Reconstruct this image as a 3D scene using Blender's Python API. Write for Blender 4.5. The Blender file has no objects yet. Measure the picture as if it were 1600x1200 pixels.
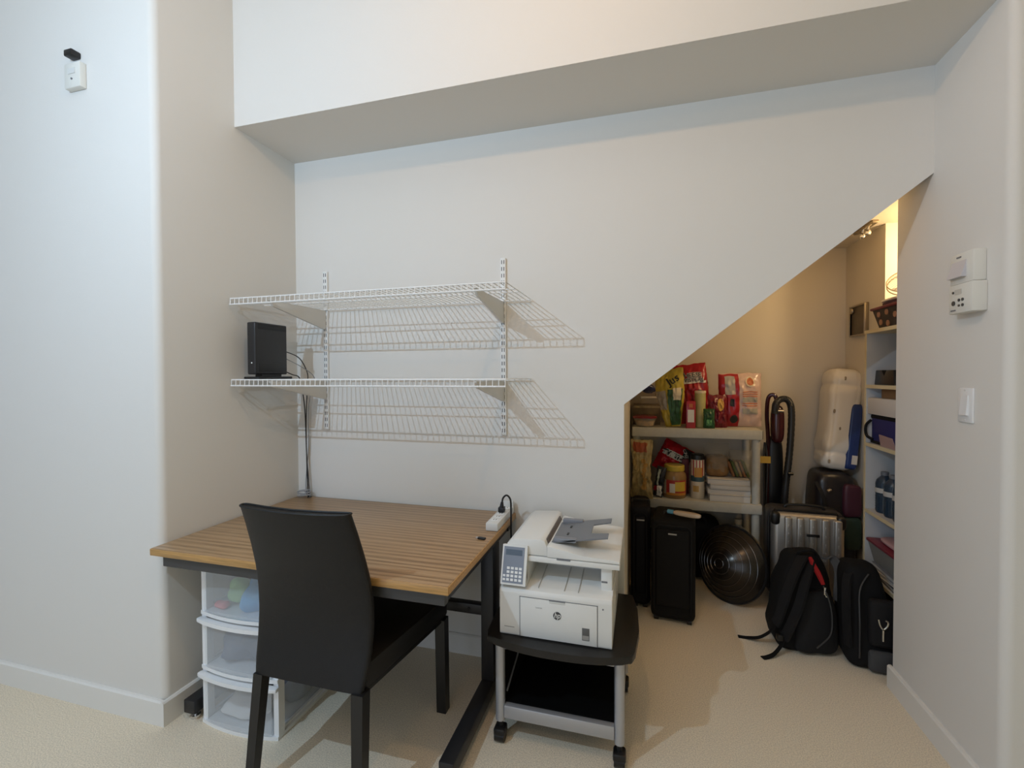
import bpy, bmesh, math, random
from mathutils import Vector, Matrix, noise
random.seed(7)
S = bpy.context.scene
COL = S.collection
PI = math.pi

# ------------------------------------------------------------------ camera
cam = bpy.data.cameras.new('camera')
cam.sensor_width = 36.0
cam.lens = 718.18 / 1600 * 36
cam.shift_y = -1 / 1600
cam.clip_start = 0.02
camo = bpy.data.objects.new('camera', cam)
COL.objects.link(camo)
yaw, pitch, roll = 0.27437, 0.01873, -0.00423
fw = Vector((-math.sin(yaw) * math.cos(pitch), math.cos(yaw) * math.cos(pitch), -math.sin(pitch)))
rt0 = Vector((math.cos(yaw), math.sin(yaw), 0))
up0 = rt0.cross(fw)
rt = math.cos(roll) * rt0 + math.sin(roll) * up0
up = -math.sin(roll) * rt0 + math.cos(roll) * up0
camo.matrix_world = Matrix(((rt.x, up.x, -fw.x, 1.8188), (rt.y, up.y, -fw.y, -2.1108), (rt.z, up.z, -fw.z, 1.38), (0, 0, 0, 1)))
S.camera = camo

# ------------------------------------------------------------------ view, world, lights
S.view_settings.view_transform = 'Standard'
S.view_settings.look = 'None'
S.view_settings.gamma = 1
S.view_settings.exposure = -0.07
S.view_settings.use_curve_mapping = False
try:
    S.cycles.use_denoising = True
    S.cycles.max_bounces = 8
    S.cycles.diffuse_bounces = 5
    S.cycles.transparent_max_bounces = 12
    S.cycles.sample_clamp_indirect = 4.0
except Exception:
    pass
W = bpy.data.worlds.new('world')
S.world = W
W.use_nodes = True
W.node_tree.nodes['Background'].inputs[0].default_value = (1.0, 0.95, 0.62, 1)
W.node_tree.nodes['Background'].inputs[1].default_value = 0.29


def light(name, kind, loc, power, color, size=0.1, target=None, sy=None):
    l = bpy.data.lights.new(name, kind)
    l.energy = power
    l.color = color
    if kind == 'AREA':
        l.size = size
        if sy:
            l.shape = 'RECTANGLE'
            l.size_y = sy
    else:
        l.shadow_soft_size = size
    o = bpy.data.objects.new(name, l)
    COL.objects.link(o)
    o.location = loc
    if target:
        o.rotation_euler = (Vector(target) - Vector(loc)).to_track_quat('-Z', 'Y').to_euler()
    return o


light('key_lamp', 'POINT', (0.33, -2.17, 2.50), 72, (0.55, 0.77, 1.0), 0.007)
light('ceiling_lamp', 'POINT', (1.55, -1.5, 2.85), 18, (1.0, 0.62, 0.31), 0.025)
light('ceiling_lamp', 'POINT', (1.2, -3.1, 2.86), 11, (1.0, 0.62, 0.30), 0.07)
light('window_daylight', 'AREA', (-2.6, -2.9, 1.5), 8, (0.25, 0.45, 1.0), 1.6, (-0.6, -0.7, 1.2), 1.8)
light('low_fill_light', 'AREA', (0.3, -4.8, 1.2), 30, (0.55, 0.70, 1.0), 2.6, (0.9, 0, 1.0), 2.2)  # unseen fill area behind the camera, added to lift the lower wall
light('closet_lamp', 'POINT', (3.36, 0.62, 2.02), 16, (1.0, 0.71, 0.38), 0.05)

# ------------------------------------------------------------------ materials
_m = {}


def mat(name, col, rough=0.5, metal=0.0, var=0.0, vscale=8.0, bump=0.0, bscale=200.0, alpha=1.0, coat=0.0, spec=0.5, trans=0.0, stretch=None):
    if name in _m:
        return _m[name]
    m = bpy.data.materials.new(name)
    m.use_nodes = True
    nt = m.node_tree
    b = nt.nodes['Principled BSDF']
    b.inputs['Base Color'].default_value = (*col, 1)
    b.inputs['Roughness'].default_value = rough
    b.inputs['Metallic'].default_value = metal
    b.inputs['Alpha'].default_value = alpha
    b.inputs['Coat Weight'].default_value = coat
    b.inputs['Specular IOR Level'].default_value = spec
    b.inputs['Transmission Weight'].default_value = trans
    tc = None
    if var or bump:
        tc = nt.nodes.new('ShaderNodeTexCoord')
        mp = nt.nodes.new('ShaderNodeMapping')
        nt.links.new(tc.outputs['Object'], mp.inputs['Vector'])
        if stretch:
            mp.inputs['Scale'].default_value = stretch
    if var:
        n = nt.nodes.new('ShaderNodeTexNoise')
        n.inputs['Scale'].default_value = vscale
        n.inputs['Detail'].default_value = 5
        nt.links.new(mp.outputs['Vector'], n.inputs['Vector'])
        r = nt.nodes.new('ShaderNodeValToRGB')
        r.color_ramp.elements[0].position = 0.3
        r.color_ramp.elements[1].position = 0.7
        r.color_ramp.elements[0].color = (*[max(0, c * (1 - var)) for c in col], 1)
        r.color_ramp.elements[1].color = (*[min(1, c * (1 + var)) for c in col], 1)
        nt.links.new(n.outputs['Fac'], r.inputs['Fac'])
        nt.links.new(r.outputs['Color'], b.inputs['Base Color'])
    if bump:
        n2 = nt.nodes.new('ShaderNodeTexNoise')
        n2.inputs['Scale'].default_value = bscale
        n2.inputs['Detail'].default_value = 3
        nt.links.new(mp.outputs['Vector'], n2.inputs['Vector'])
        bp = nt.nodes.new('ShaderNodeBump')
        bp.inputs['Strength'].default_value = bump
        bp.inputs['Distance'].default_value = 0.004
        nt.links.new(n2.outputs['Fac'], bp.inputs['Height'])
        nt.links.new(bp.outputs['Normal'], b.inputs['Normal'])
    _m[name] = m
    return m


def carpet_mat():
    m = mat('carpet', (0.76, 0.67, 0.53), 0.95, var=0.24, vscale=230, bump=0.45, bscale=460, spec=0.1)
    return m


def wood_mat():
    m = bpy.data.materials.new('desk_wood')
    m.use_nodes = True
    nt = m.node_tree
    b = nt.nodes['Principled BSDF']
    tc = nt.nodes.new('ShaderNodeTexCoord')
    mp = nt.nodes.new('ShaderNodeMapping')
    mp.inputs['Scale'].default_value = (0.7, 20, 20)
    nt.links.new(tc.outputs['Object'], mp.inputs['Vector'])
    n1 = nt.nodes.new('ShaderNodeTexNoise')
    n1.inputs['Scale'].default_value = 9
    n1.inputs['Detail'].default_value = 6
    n1.inputs['Roughness'].default_value = 0.65
    nt.links.new(mp.outputs['Vector'], n1.inputs['Vector'])
    n2 = nt.nodes.new('ShaderNodeTexWave')
    n2.bands_direction = 'Y'
    n2.inputs['Scale'].default_value = 0.5
    n2.inputs['Distortion'].default_value = 7
    n2.inputs['Detail'].default_value = 3
    nt.links.new(mp.outputs['Vector'], n2.inputs['Vector'])
    mx = nt.nodes.new('ShaderNodeMath')
    mx.operation = 'MULTIPLY_ADD'
    mx.inputs[1].default_value = 0.36
    nt.links.new(n2.outputs['Fac'], mx.inputs[0])
    nt.links.new(n1.outputs['Fac'], mx.inputs[2])
    r = nt.nodes.new('ShaderNodeValToRGB')
    e = r.color_ramp.elements
    e[0].position = 0.42
    e[0].color = (0.215, 0.125, 0.058, 1)
    e[1].position = 0.95
    e[1].color = (0.43, 0.275, 0.145, 1)
    k = e.new(0.66)
    k.color = (0.335, 0.205, 0.100, 1)
    nt.links.new(mx.outputs[0], r.inputs['Fac'])
    nt.links.new(r.outputs['Color'], b.inputs['Base Color'])
    b.inputs['Roughness'].default_value = 0.30
    return m


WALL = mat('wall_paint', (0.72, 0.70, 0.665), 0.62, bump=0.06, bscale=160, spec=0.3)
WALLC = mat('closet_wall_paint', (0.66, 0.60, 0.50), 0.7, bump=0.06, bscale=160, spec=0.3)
TRIM = mat('trim_paint', (0.76, 0.745, 0.71), 0.4)
CARPET = carpet_mat()
WOOD = wood_mat()
WOODEDGE = mat('desk_edge_oak', (0.46, 0.26, 0.09), 0.34, var=0.25, vscale=30, stretch=(0.3, 6, 6))
BLACKSTEEL = mat('black_steel', (0.014, 0.014, 0.016), 0.42)
LEATHER = mat('black_leather', (0.006, 0.0056, 0.006), 0.48, spec=0.35, bump=0.25, bscale=380)
WIREWHITE = mat('white_enamel', (0.78, 0.78, 0.77), 0.35)
DARKSLOT = mat('slot_dark', (0.03, 0.03, 0.035), 0.8)
PLASTICW = mat('printer_white', (0.74, 0.74, 0.72), 0.4)
PLASTICW2 = mat('printer_offwhite', (0.66, 0.66, 0.64), 0.45)
GREY = mat('printer_grey', (0.17, 0.18, 0.20), 0.45)
GREYP = mat('panel_grey', (0.21, 0.24, 0.30), 0.4)
LCD = mat('lcd', (0.06, 0.085, 0.115), 0.2)
BLACKP = mat('black_plastic', (0.007, 0.007, 0.0075), 0.4)
BLACKTOP = mat('cart_top_black', (0.009, 0.008, 0.0075), 0.38, bump=0.15, bscale=300)
SILVER = mat('silver_paint', (0.46, 0.47, 0.50), 0.36, metal=0.55)
SPECKLE = mat('black_carpet_shelf', (0.003, 0.003, 0.003), 0.9, spec=0.1, bump=0.4, bscale=500)
CHROME = mat('chrome', (0.75, 0.75, 0.75), 0.15, metal=1)
BAGBLACK = mat('nylon_black', (0.0055, 0.0055, 0.006), 0.8, spec=0.25, bump=0.35, bscale=600)
BAGBLACK2 = mat('nylon_black_soft', (0.010, 0.010, 0.011), 0.75, spec=0.25, bump=0.35, bscale=600)
STRAPGREY = mat('strap_grey', (0.055, 0.055, 0.057), 0.85, bump=0.3, bscale=700)
REDPIPE = mat('red_piping', (0.35, 0.012, 0.014), 0.6)
RESIN = mat('shelf_resin', (0.47, 0.455, 0.40), 0.55, var=0.05, vscale=40)
MEL = mat('melamine_white', (0.50, 0.50, 0.50), 0.45)
MELEDGE = mat('bookcase_edge_beige', (0.62, 0.53, 0.34), 0.5)
CLEAR = mat('clear_plastic', (0.80, 0.84, 0.88), 0.25, alpha=0.20)
CLEAR2 = mat('cello', (0.62, 0.56, 0.46), 0.12, alpha=0.20)
WHITEP = mat('white_plastic', (0.80, 0.81, 0.82), 0.35)


# ------------------------------------------------------------------ mesh helpers
class MB:
    def __init__(s):
        s.bm = bmesh.new()

    def box(s, lo, hi, bev=0.0, seg=2):
        lo, hi = Vector(lo), Vector(hi)
        c = (lo + hi) / 2
        d = hi - lo
        r = bmesh.ops.create_cube(s.bm, size=1, matrix=Matrix.Translation(c) @ Matrix.Diagonal((*d, 1)))
        if bev > 0:
            vs = set(r['verts'])
            es = [e for e in s.bm.edges if e.verts[0] in vs and e.verts[1] in vs]
            bmesh.ops.bevel(s.bm, geom=es, offset=min(bev, min(d) * 0.49), segments=seg, profile=0.5, affect='EDGES')
        return s

    def cyl(s, a, b, r, seg=14, r2=None):
        a, b = Vector(a), Vector(b)
        d = b - a
        q = d.to_track_quat('Z', 'Y').to_matrix().to_4x4()
        bmesh.ops.create_cone(s.bm, cap_ends=True, segments=seg, radius1=r, radius2=r if r2 is None else r2, depth=d.length,
                              matrix=Matrix.Translation((a + b) / 2) @ q)
        return s

    def tube(s, pts, r, seg=7, closed=False):
        pts = [Vector(p) for p in pts]
        n = len(pts)
        rings = []
        prev = None
        for i, p in enumerate(pts):
            if closed:
                t = pts[(i + 1) % n] - pts[i - 1]
            else:
                t = pts[min(i + 1, n - 1)] - pts[max(i - 1, 0)]
            t.normalize()
            if prev is None:
                u = t.orthogonal().normalized()
            else:
                u = (prev - t * prev.dot(t))
                u = u.normalized() if u.length > 1e-6 else t.orthogonal().normalized()
            prev = u
            v = t.cross(u)
            rr = r[i] if isinstance(r, (list, tuple)) else r
            rings.append([s.bm.verts.new(p + rr * (math.cos(2 * PI * k / seg) * u + math.sin(2 * PI * k / seg) * v)) for k in range(seg)])
        for i in range(n if closed else n - 1):
            A, B = rings[i], rings[(i + 1) % n]
            for k in range(seg):
                s.bm.faces.new((A[k], A[(k + 1) % seg], B[(k + 1) % seg], B[k]))
        if not closed:
            s.bm.faces.new(rings[0][::-1])
            s.bm.faces.new(rings[-1])
        return s

    def ribbon(s, pts, w, th, side):
        """flat strap following pts, width along 'side'"""
        pts = [Vector(p) for p in pts]
        n = len(pts)
        rings = []
        for i, p in enumerate(pts):
            t = (pts[min(i + 1, n - 1)] - pts[max(i - 1, 0)]).normalized()
            sd = Vector(side)
            sd = (sd - t * sd.dot(t)).normalized()
            nn = t.cross(sd)
            ww = w[i] if isinstance(w, (list, tuple)) else w
            rings.append([s.bm.verts.new(p + sd * a * ww / 2 + nn * b * th / 2) for a, b in ((-1, -1), (1, -1), (1, 1), (-1, 1))])
        for i in range(n - 1):
            for k in range(4):
                s.bm.faces.new((rings[i][k], rings[i][(k + 1) % 4], rings[i + 1][(k + 1) % 4], rings[i + 1][k]))
        s.bm.faces.new(rings[0][::-1])
        s.bm.faces.new(rings[-1])
        return s

    def lathe(s, prof, mtx=None, seg=32):
        """prof: list of (r, z) about local Z"""
        mtx = mtx or Matrix()
        rings = []
        for r, z in prof:
            if r < 1e-5:
                rings.append([s.bm.verts.new(mtx @ Vector((0, 0, z)))])
            else:
                rings.append([s.bm.verts.new(mtx @ Vector((r * math.cos(2 * PI * k / seg), r * math.sin(2 * PI * k / seg), z))) for k in range(seg)])
        for A, B in zip(rings, rings[1:]):
            for k in range(seg):
                a, b2 = A[k % len(A)], A[(k + 1) % len(A)]
                c, d = B[(k + 1) % len(B)], B[k % len(B)]
                f = []
                for v in (a, b2, c, d):
                    if v not in f:
                        f.append(v)
                if len(f) > 2:
                    s.bm.faces.new(f)
        return s

    def prism(s, poly, axis, a, b, bev=0.0):
        """poly of 2D points; axis 'X': (y,z); 'Y': (x,z); 'Z': (x,y)"""
        def P(p, t):
            return {'X': (t, p[0], p[1]), 'Y': (p[0], t, p[1]), 'Z': (p[0], p[1], t)}[axis]
        A = [s.bm.verts.new(P(p, a)) for p in poly]
        B = [s.bm.verts.new(P(p, b)) for p in poly]
        n = len(poly)
        fs = [s.bm.faces.new(A), s.bm.faces.new(B[::-1])]
        for i in range(n):
            fs.append(s.bm.faces.new((A[i], B[i], B[(i + 1) % n], A[(i + 1) % n])))
        if bev:
            es = set()
            for f in fs:
                es.update(f.edges)
            bmesh.ops.bevel(s.bm, geom=list(es), offset=bev, segments=2, profile=0.5, affect='EDGES')
        return s

    def grid(s, fn, nu, nv, closeu=False):
        V = [[s.bm.verts.new(fn(i / (nu if closeu else nu - 1), j / (nv - 1))) for j in range(nv)] for i in range(nu)]
        for i in range(nu if closeu else nu - 1):
            for j in range(nv - 1):
                s.bm.faces.new((V[i][j], V[(i + 1) % nu][j], V[(i + 1) % nu][j + 1], V[i][j + 1]))
        return V

    def superell(s, c, half, e1=0.35, e2=0.35, nu=36, nv=20, fn=None):
        def sg(v, e):
            return math.copysign(abs(v) ** e, v)
        def P(u, v):
            th = 2 * PI * u
            ph = -PI / 2 + PI * v
            p = Vector((half[0] * sg(math.cos(ph), e1) * sg(math.cos(th), e2), half[1] * sg(math.cos(ph), e1) * sg(math.sin(th), e2), half[2] * sg(math.sin(ph), e1)))
            if fn:
                p = fn(p)
            return p + Vector(c)
        s.grid(P, nu, nv, closeu=True)
        return s

    def done(s, name, m, parent=None, smooth=35):
        bmesh.ops.remove_doubles(s.bm, verts=s.bm.verts, dist=1e-5)
        bmesh.ops.recalc_face_normals(s.bm, faces=s.bm.faces)
        me = bpy.data.meshes.new(name)
        s.bm.to_mesh(me)
        s.bm.free()
        me.materials.append(m)
        if smooth:
            for p in me.polygons:
                p.use_smooth = True
            me.set_sharp_from_angle(angle=math.radians(smooth))
        o = bpy.data.objects.new(name, me)
        COL.objects.link(o)
        o.parent = parent
        return o


def thing(name, label, cat, loc=(0, 0, 0), rz=0, group=None, rot=None):
    o = bpy.data.objects.new(name, None)
    o.empty_display_size = 0.05
    COL.objects.link(o)
    o.location = loc
    o.rotation_euler = rot if rot else (0, 0, rz)
    return tag(o, label, cat, group)


def tag(o, label, cat, group=None):
    o['label'] = label
    o['category'] = cat
    if group:
        o['group'] = group
    return o


def struct(o, label=None):
    o['kind'] = 'structure'
    if label:
        o['label'] = label
    return o


def text_mesh(txt, size, align='CENTER', shear=0.0, bold=0.0):
    cu = bpy.data.curves.new('t', 'FONT')
    cu.body = txt
    cu.size = size
    cu.align_x = align
    cu.align_y = 'CENTER'
    cu.shear = shear
    cu.offset = bold
    cu.resolution_u = 3
    o = bpy.data.objects.new('t', cu)
    me = bpy.data.meshes.new_from_object(o)
    vs = [v.co.copy() for v in me.vertices]
    fs = [tuple(p.vertices) for p in me.polygons]
    bpy.data.objects.remove(o)
    return vs, fs


def text_part(name, txt, size, fn, m, parent, shear=0.0, bold=0.0, align='CENTER'):
    vs, fs = text_mesh(txt, size, align, shear, bold)
    me = bpy.data.meshes.new(name)
    me.from_pydata([fn(v.x, v.y) for v in vs], [], fs)
    me.materials.append(m)
    o = bpy.data.objects.new(name, me)
    COL.objects.link(o)
    o.parent = parent
    return o


def smooth_path(pts, n=8):
    pts = [Vector(p) for p in pts]
    out = []
    for i in range(len(pts) - 1):
        p0, p1, p2, p3 = pts[max(i - 1, 0)], pts[i], pts[i + 1], pts[min(i + 2, len(pts) - 1)]
        for k in range(n):
            t = k / n
            out.append(0.5 * ((2 * p1) + (-p0 + p2) * t + (2 * p0 - 5 * p1 + 4 * p2 - p3) * t * t + (-p0 + 3 * p1 - 3 * p2 + p3) * t ** 3))
    out.append(pts[-1])
    return out


# ------------------------------------------------------------------ room shell
ZC = 3.35
XJ, ZJ, XR, ZK = 1.744, 1.245, 2.878, 2.1335
struct(MB().box((-3.2, -5.2, -0.05), (4.6, 1.6, 0)).done('floor', CARPET), 'beige cut-pile carpet floor')
struct(MB().box((-3.2, -5.2, ZC), (4.6, 1.6, ZC + 0.05)).done('ceiling', WALL))
# left wall block with rounded outer corner
poly = [(-3.2, 0.12), (-3.2, -0.755)]
R = 0.028
for k in range(7):
    a = -PI / 2 + k * PI / 12
    poly.append((-R + R * math.cos(a), -0.755 + R + R * math.sin(a)))
poly += [(0, 0.12)]
struct(MB().prism(poly, 'Z', 0, ZC).done('wall_left', WALL), 'off-white wall with rounded outer corner left of the desk')
# back wall with the stair-shaped cut-out
bw = [(0, 0), (XJ, 0), (XJ, ZJ), (XR, ZK), (XR, ZC), (0, ZC)]
struct(MB().prism(bw, 'Y', 0.0, 0.1).done('wall_back', WALL), 'off-white back wall cut diagonally above the under-stair closet')
struct(MB().box((0, -0.384, 2.534), (XR, 0, ZC)).done('ceiling_soffit', WALL), 'boxed-out soffit above the back wall')
# right wall block
poly = [(XR, 0.25)]
for k in range(7):
    a = PI + k * PI / 12
    poly.append((XR + R + R * math.cos(a), -0.38 + R + R * math.sin(a)))
poly += [(4.6, -0.38), (4.6, 0.25)]
struct(MB().prism(poly, 'Z', 0, ZC).done('wall_right', WALL), 'off-white right wall carrying the switch')
# closet shell
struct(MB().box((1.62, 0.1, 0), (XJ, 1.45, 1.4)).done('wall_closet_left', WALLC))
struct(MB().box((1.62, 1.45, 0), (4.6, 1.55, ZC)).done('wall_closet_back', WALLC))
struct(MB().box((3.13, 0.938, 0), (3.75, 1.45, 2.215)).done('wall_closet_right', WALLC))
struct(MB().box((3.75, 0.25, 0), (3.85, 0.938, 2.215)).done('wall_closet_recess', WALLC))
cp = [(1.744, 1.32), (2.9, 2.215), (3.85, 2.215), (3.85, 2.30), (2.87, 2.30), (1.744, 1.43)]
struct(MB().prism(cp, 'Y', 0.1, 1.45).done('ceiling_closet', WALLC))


def baseboard(name, a, b, n, h=0.097, t=0.015):
    """a,b: plan points on the wall line, n: outward normal"""
    a, b, n = Vector((*a, 0)), Vector((*b, 0)), Vector((*n, 0))
    m = MB()
    prof = [(0, 0), (t, 0), (t, h - 0.006), (t - 0.006, h), (0, h)]
    A = [m.bm.verts.new(a + n * x + Vector((0, 0, z))) for x, z in prof]
    B = [m.bm.verts.new(b + n * x + Vector((0, 0, z))) for x, z in prof]
    m.bm.faces.new(A)
    m.bm.faces.new(B[::-1])
    for i in range(5):
        m.bm.faces.new((A[i], B[i], B[(i + 1) % 5], A[(i + 1) % 5]))
    return struct(m.done(name, TRIM, smooth=0))


baseboard('baseboard_back', (0.015, 0), (XJ, 0), (0, -1))
baseboard('baseboard_left', (0, -0.77), (0, 0), (1, 0))
baseboard('baseboard_pillar', (-3.2, -0.755), (0.0, -0.755), (0, -1))
baseboard('baseboard_right', (XR, 0.265), (XR, -0.395), (-1, 0))
baseboard('baseboard_right_front', (XR, -0.38), (4.6, -0.38), (0, -1))

# ------------------------------------------------------------------ wall fittings
t = thing('light_switch', 'white rocker light switch plate on the right wall', 'light switch', (XR, -0.203, 1.271))
MB().box((-0.007, -0.037, -0.059), (0, 0.037, 0.059), 0.003).done('plate', WHITEP, t)
MB().prism([(-0.007, -0.034), (-0.007, 0.034), (-0.009, 0.034), (-0.014, -0.034)], 'Y', -0.017, 0.017).done('rocker', WHITEP, t)
for z in (0.05, -0.05):
    MB().cyl((-0.0085, 0, z), (-0.006, 0, z), 0.003, 8).done('screw', PLASTICW2, t)

CREAM = mat('thermostat_cream', (0.72, 0.71, 0.66), 0.45)
t = thing('thermostat', 'white wall box with a slanted viewing window, above the button box', 'thermostat', (XR, -0.228, 1.727))
MB().box((-0.036, -0.058, -0.050), (0, 0.058, 0.052), 0.004).done('case', CREAM, t)
MB().prism([(-0.036, 0.026), (-0.036, -0.030), (-0.052, -0.030)], 'Y', -0.026, 0.046).done('window_hood', mat('hood', (0.55, 0.54, 0.58), 0.3), t)
MB().box((-0.0385, 0.0, -0.006), (-0.036, 0.020, 0.012), 0).done('yellow_lens', mat('yellow_lens', (0.75, 0.72, 0.15), 0.4), t)
MB().box((-0.0375, 0.0, 0.036), (-0.036, 0.022, 0.041)).done('logo', GREY, t)
t = thing('alarm_panel', 'white wall box with small dark buttons, below the slanted window', 'alarm panel', (XR, -0.232, 1.628))
MB().box((-0.042, -0.060, -0.049), (0, 0.056, 0.048), 0.004).done('case', CREAM, t)
for i, (y, z, r) in enumerate(((0.028, -0.014, 0.008), (0.0, -0.006, 0.005), (-0.018, -0.006, 0.005), (0.0, -0.024, 0.004), (-0.018, -0.024, 0.005), (0.03, 0.022, 0.004))):
    MB().cyl((-0.0445, y, z), (-0.041, y, z), r, 12).done('button', mat('button_dark', (0.06, 0.06, 0.06), 0.4), t)
MB().box((-0.0435, -0.012, 0.014), (-0.041, 0.022, 0.030)).done('label_window', mat('label_window', (0.55, 0.54, 0.5), 0.4), t)
MB().box((-0.0435, 0.018, -0.040), (-0.041, 0.042, -0.036)).done('logo', GREY, t)

t = thing('wall_controller', 'small white control box high on the left wall', 'wall controller', (-0.40, -0.755, 2.605))
MB().box((-0.045, -0.025, -0.055), (0.045, 0, 0.045), 0.004).done('case', CREAM, t)
MB().box((-0.02, -0.027, 0.0), (0.02, -0.025, 0.022)).done('display', PLASTICW2, t)
MB().cyl((0, -0.028, -0.02), (0, -0.025, -0.02), 0.004, 10).done('button', GREY, t)
t = tag(MB().box((-0.43, -0.79, 2.675), (-0.385, -0.755, 2.70), 0.004).done('wall_sensor', BLACKP), 'small dark sensor above the white control box', 'sensor')

# ------------------------------------------------------------------ wire shelving
for X, lab in ((0.195, 'slotted white metal upright near the left corner'), (1.186, 'slotted white metal upright right of the desk centre')):
    t = thing('shelf_upright', lab, 'shelf upright', (X, 0, 1.09), group='slotted shelf uprights')
    MB().box((-0.013, -0.015, 0), (0.013, 0, 0.844), 0.002).done('channel', WIREWHITE, t)
    m = MB()
    for k in range(26):
        z = 0.015 + k * 0.032
        for sx in (-0.0055, 0.0055):
            m.box((sx - 0.0016, -0.0158, z), (sx + 0.0016, -0.0148, z + 0.018))
    o = m.done('slots', DARKSLOT, t, 0)
    o['kind'] = 'stuff'

YF = -0.43
for zt, lab in ((1.733, 'empty white wire shelf, the upper of the two'), (1.362, 'white wire shelf carrying the black modem, the lower of the two')):
    t = thing('wire_shelf', lab, 'wire shelf', (0, 0, zt), group='wire shelves above the desk')
    m = MB().cyl((0.010, -0.018, -0.004), (1.322, -0.018, -0.004), 0.0034, 8)
    m.done('back_rod', WIREWHITE, t)
    MB().cyl((0.010, -0.235, -0.004), (1.322, -0.235, -0.004), 0.0030, 8).done('support_rod', WIREWHITE, t)
    MB().cyl((0.010, -0.300, -0.004), (1.322, -0.300, -0.004), 0.0030, 8).done('support_rod', WIREWHITE, t)
    MB().cyl((0.010, YF, 0.0), (1.322, YF, 0.0), 0.0034, 8).done('front_rod', WIREWHITE, t)
    MB().cyl((0.010, YF - 0.004, -0.027), (1.322, YF - 0.004, -0.027), 0.0034, 8).done('lip_rod', WIREWHITE, t)
    w0 = None
    for k in range(53):
        x = 0.0135 + k * 0.02512
        if w0 is None:
            w0 = MB().tube([(0, -0.014, 0), (0, YF + 0.006, 0.001), (0, YF - 0.003, -0.003), (0, YF - 0.005, -0.028)], 0.0020, 6).done('wire', WIREWHITE, t)
            o = w0
        else:
            o = w0.copy()
            COL.objects.link(o)
            o.parent = t
        o.location = (x, 0, 0)
    zi = 'upper' if zt > 1.5 else 'lower'
    for X, sd in ((0.195, 'left'), (1.186, 'right')):
        b = thing('shelf_bracket', 'white steel bracket holding the %s wire shelf on the %s upright' % (zi, sd), 'bracket', (X, -0.015, zt - 0.008), group='wire shelf brackets')
        pr = [(0, 0), (0, -0.098), (-0.012, -0.10), (-0.36, -0.028), (-0.385, -0.004), (-0.385, 0)]
        MB().prism([(y, z) for y, z in pr], 'X', -0.006, 0.006, 0.001).done('arm', mat('bracket_white', (0.66, 0.65, 0.62), 0.4), b)
        MB().box((-0.0065, -0.10, -0.052), (-0.0055, -0.055, -0.040)).done('sticker', mat('sticker', (0.62, 0.60, 0.35), 0.5), b)

# modem on the lower shelf
t = thing('modem', 'black upright internet modem standing on the lower wire shelf', 'modem', (0.103, -0.31, 1.3645), math.radians(0))
MB().box((-0.024, -0.10, 0.022), (0.024, 0.095, 0.262), 0.006, 3).done('case', mat('modem_black', (0.016, 0.016, 0.018), 0.35), t)
MB().box((0.0235, -0.085, 0.232), (0.0255, 0.09, 0.255), 0.0008).done('top_vent', BLACKP, t)
MB().box((0.0235, -0.08, 0.035), (0.0255, 0.08, 0.075), 0.0008).done('lower_vent', BLACKP, t)
MB().box((-0.035, -0.11, 0), (0.05, 0.10, 0.012), 0.004).box((-0.018, -0.06, 0.010), (0.02, 0.06, 0.024)).done('stand', BLACKP, t)
MB().cyl((0.003, -0.102, 0.075), (0.003, -0.099, 0.075), 0.003, 8).done('status_light', mat('led_white', (0.9, 0.9, 0.9), 0.3), t)
CABLE = mat('cable_black', (0.02, 0.02, 0.022), 0.5)
CABLEG = mat('cable_grey', (0.30, 0.31, 0.33), 0.5)
tag(MB().tube(smooth_path([(0.115, -0.212, 1.50), (0.125, -0.13, 1.47), (0.105, -0.05, 1.40), (0.085, -0.022, 1.34), (0.075, -0.022, 1.20), (0.07, -0.02, 1.0), (0.075, -0.022, 0.80), (0.08, -0.03, 0.735), (0.11, -0.035, 0.729)]), 0.0026, 6).done('modem_cable', CABLE), 'thin black cable from the middle of the modem down to the desk corner', 'cable', 'modem cables')
tag(MB().tube(smooth_path([(0.115, -0.212, 1.465), (0.14, -0.12, 1.42), (0.145, -0.045, 1.372), (0.112, -0.024, 1.31), (0.086, -0.020, 1.19), (0.082, -0.018, 1.0), (0.065, -0.02, 0.82), (0.064, -0.026, 0.74), (0.04, -0.03, 0.7285)]), 0.0023, 6).done('modem_cable', CABLEG), 'thin grey cable from the modem down to the desk corner', 'cable', 'modem cables')
tag(MB().tube(smooth_path([(0.115, -0.213, 1.400), (0.10, -0.15, 1.385), (0.07, -0.07, 1.372), (0.062, -0.04, 1.32), (0.072, -0.03, 1.19), (0.078, -0.028, 0.95), (0.085, -0.024, 0.80), (0.09, -0.03, 0.735), (0.10, -0.05, 0.729)]), 0.003, 6).done('modem_cable', CABLE), 'thicker black cable leaving the foot of the modem', 'cable', 'modem cables')
pts = []
for k in range(70):
    a = k * 0.36
    pts.append((0.075 + (0.036 + 0.004 * math.sin(a * 0.7)) * math.cos(a), -0.048 + 0.022 * math.sin(a), 0.731 + 0.0005 * k + 0.004 * math.sin(a * 1.3 + 1)))
tag(MB().tube(pts, 0.0028, 6).done('cable_coil', CABLEG), 'grey cable coiled on the back left corner of the desk', 'cable coil')

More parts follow.
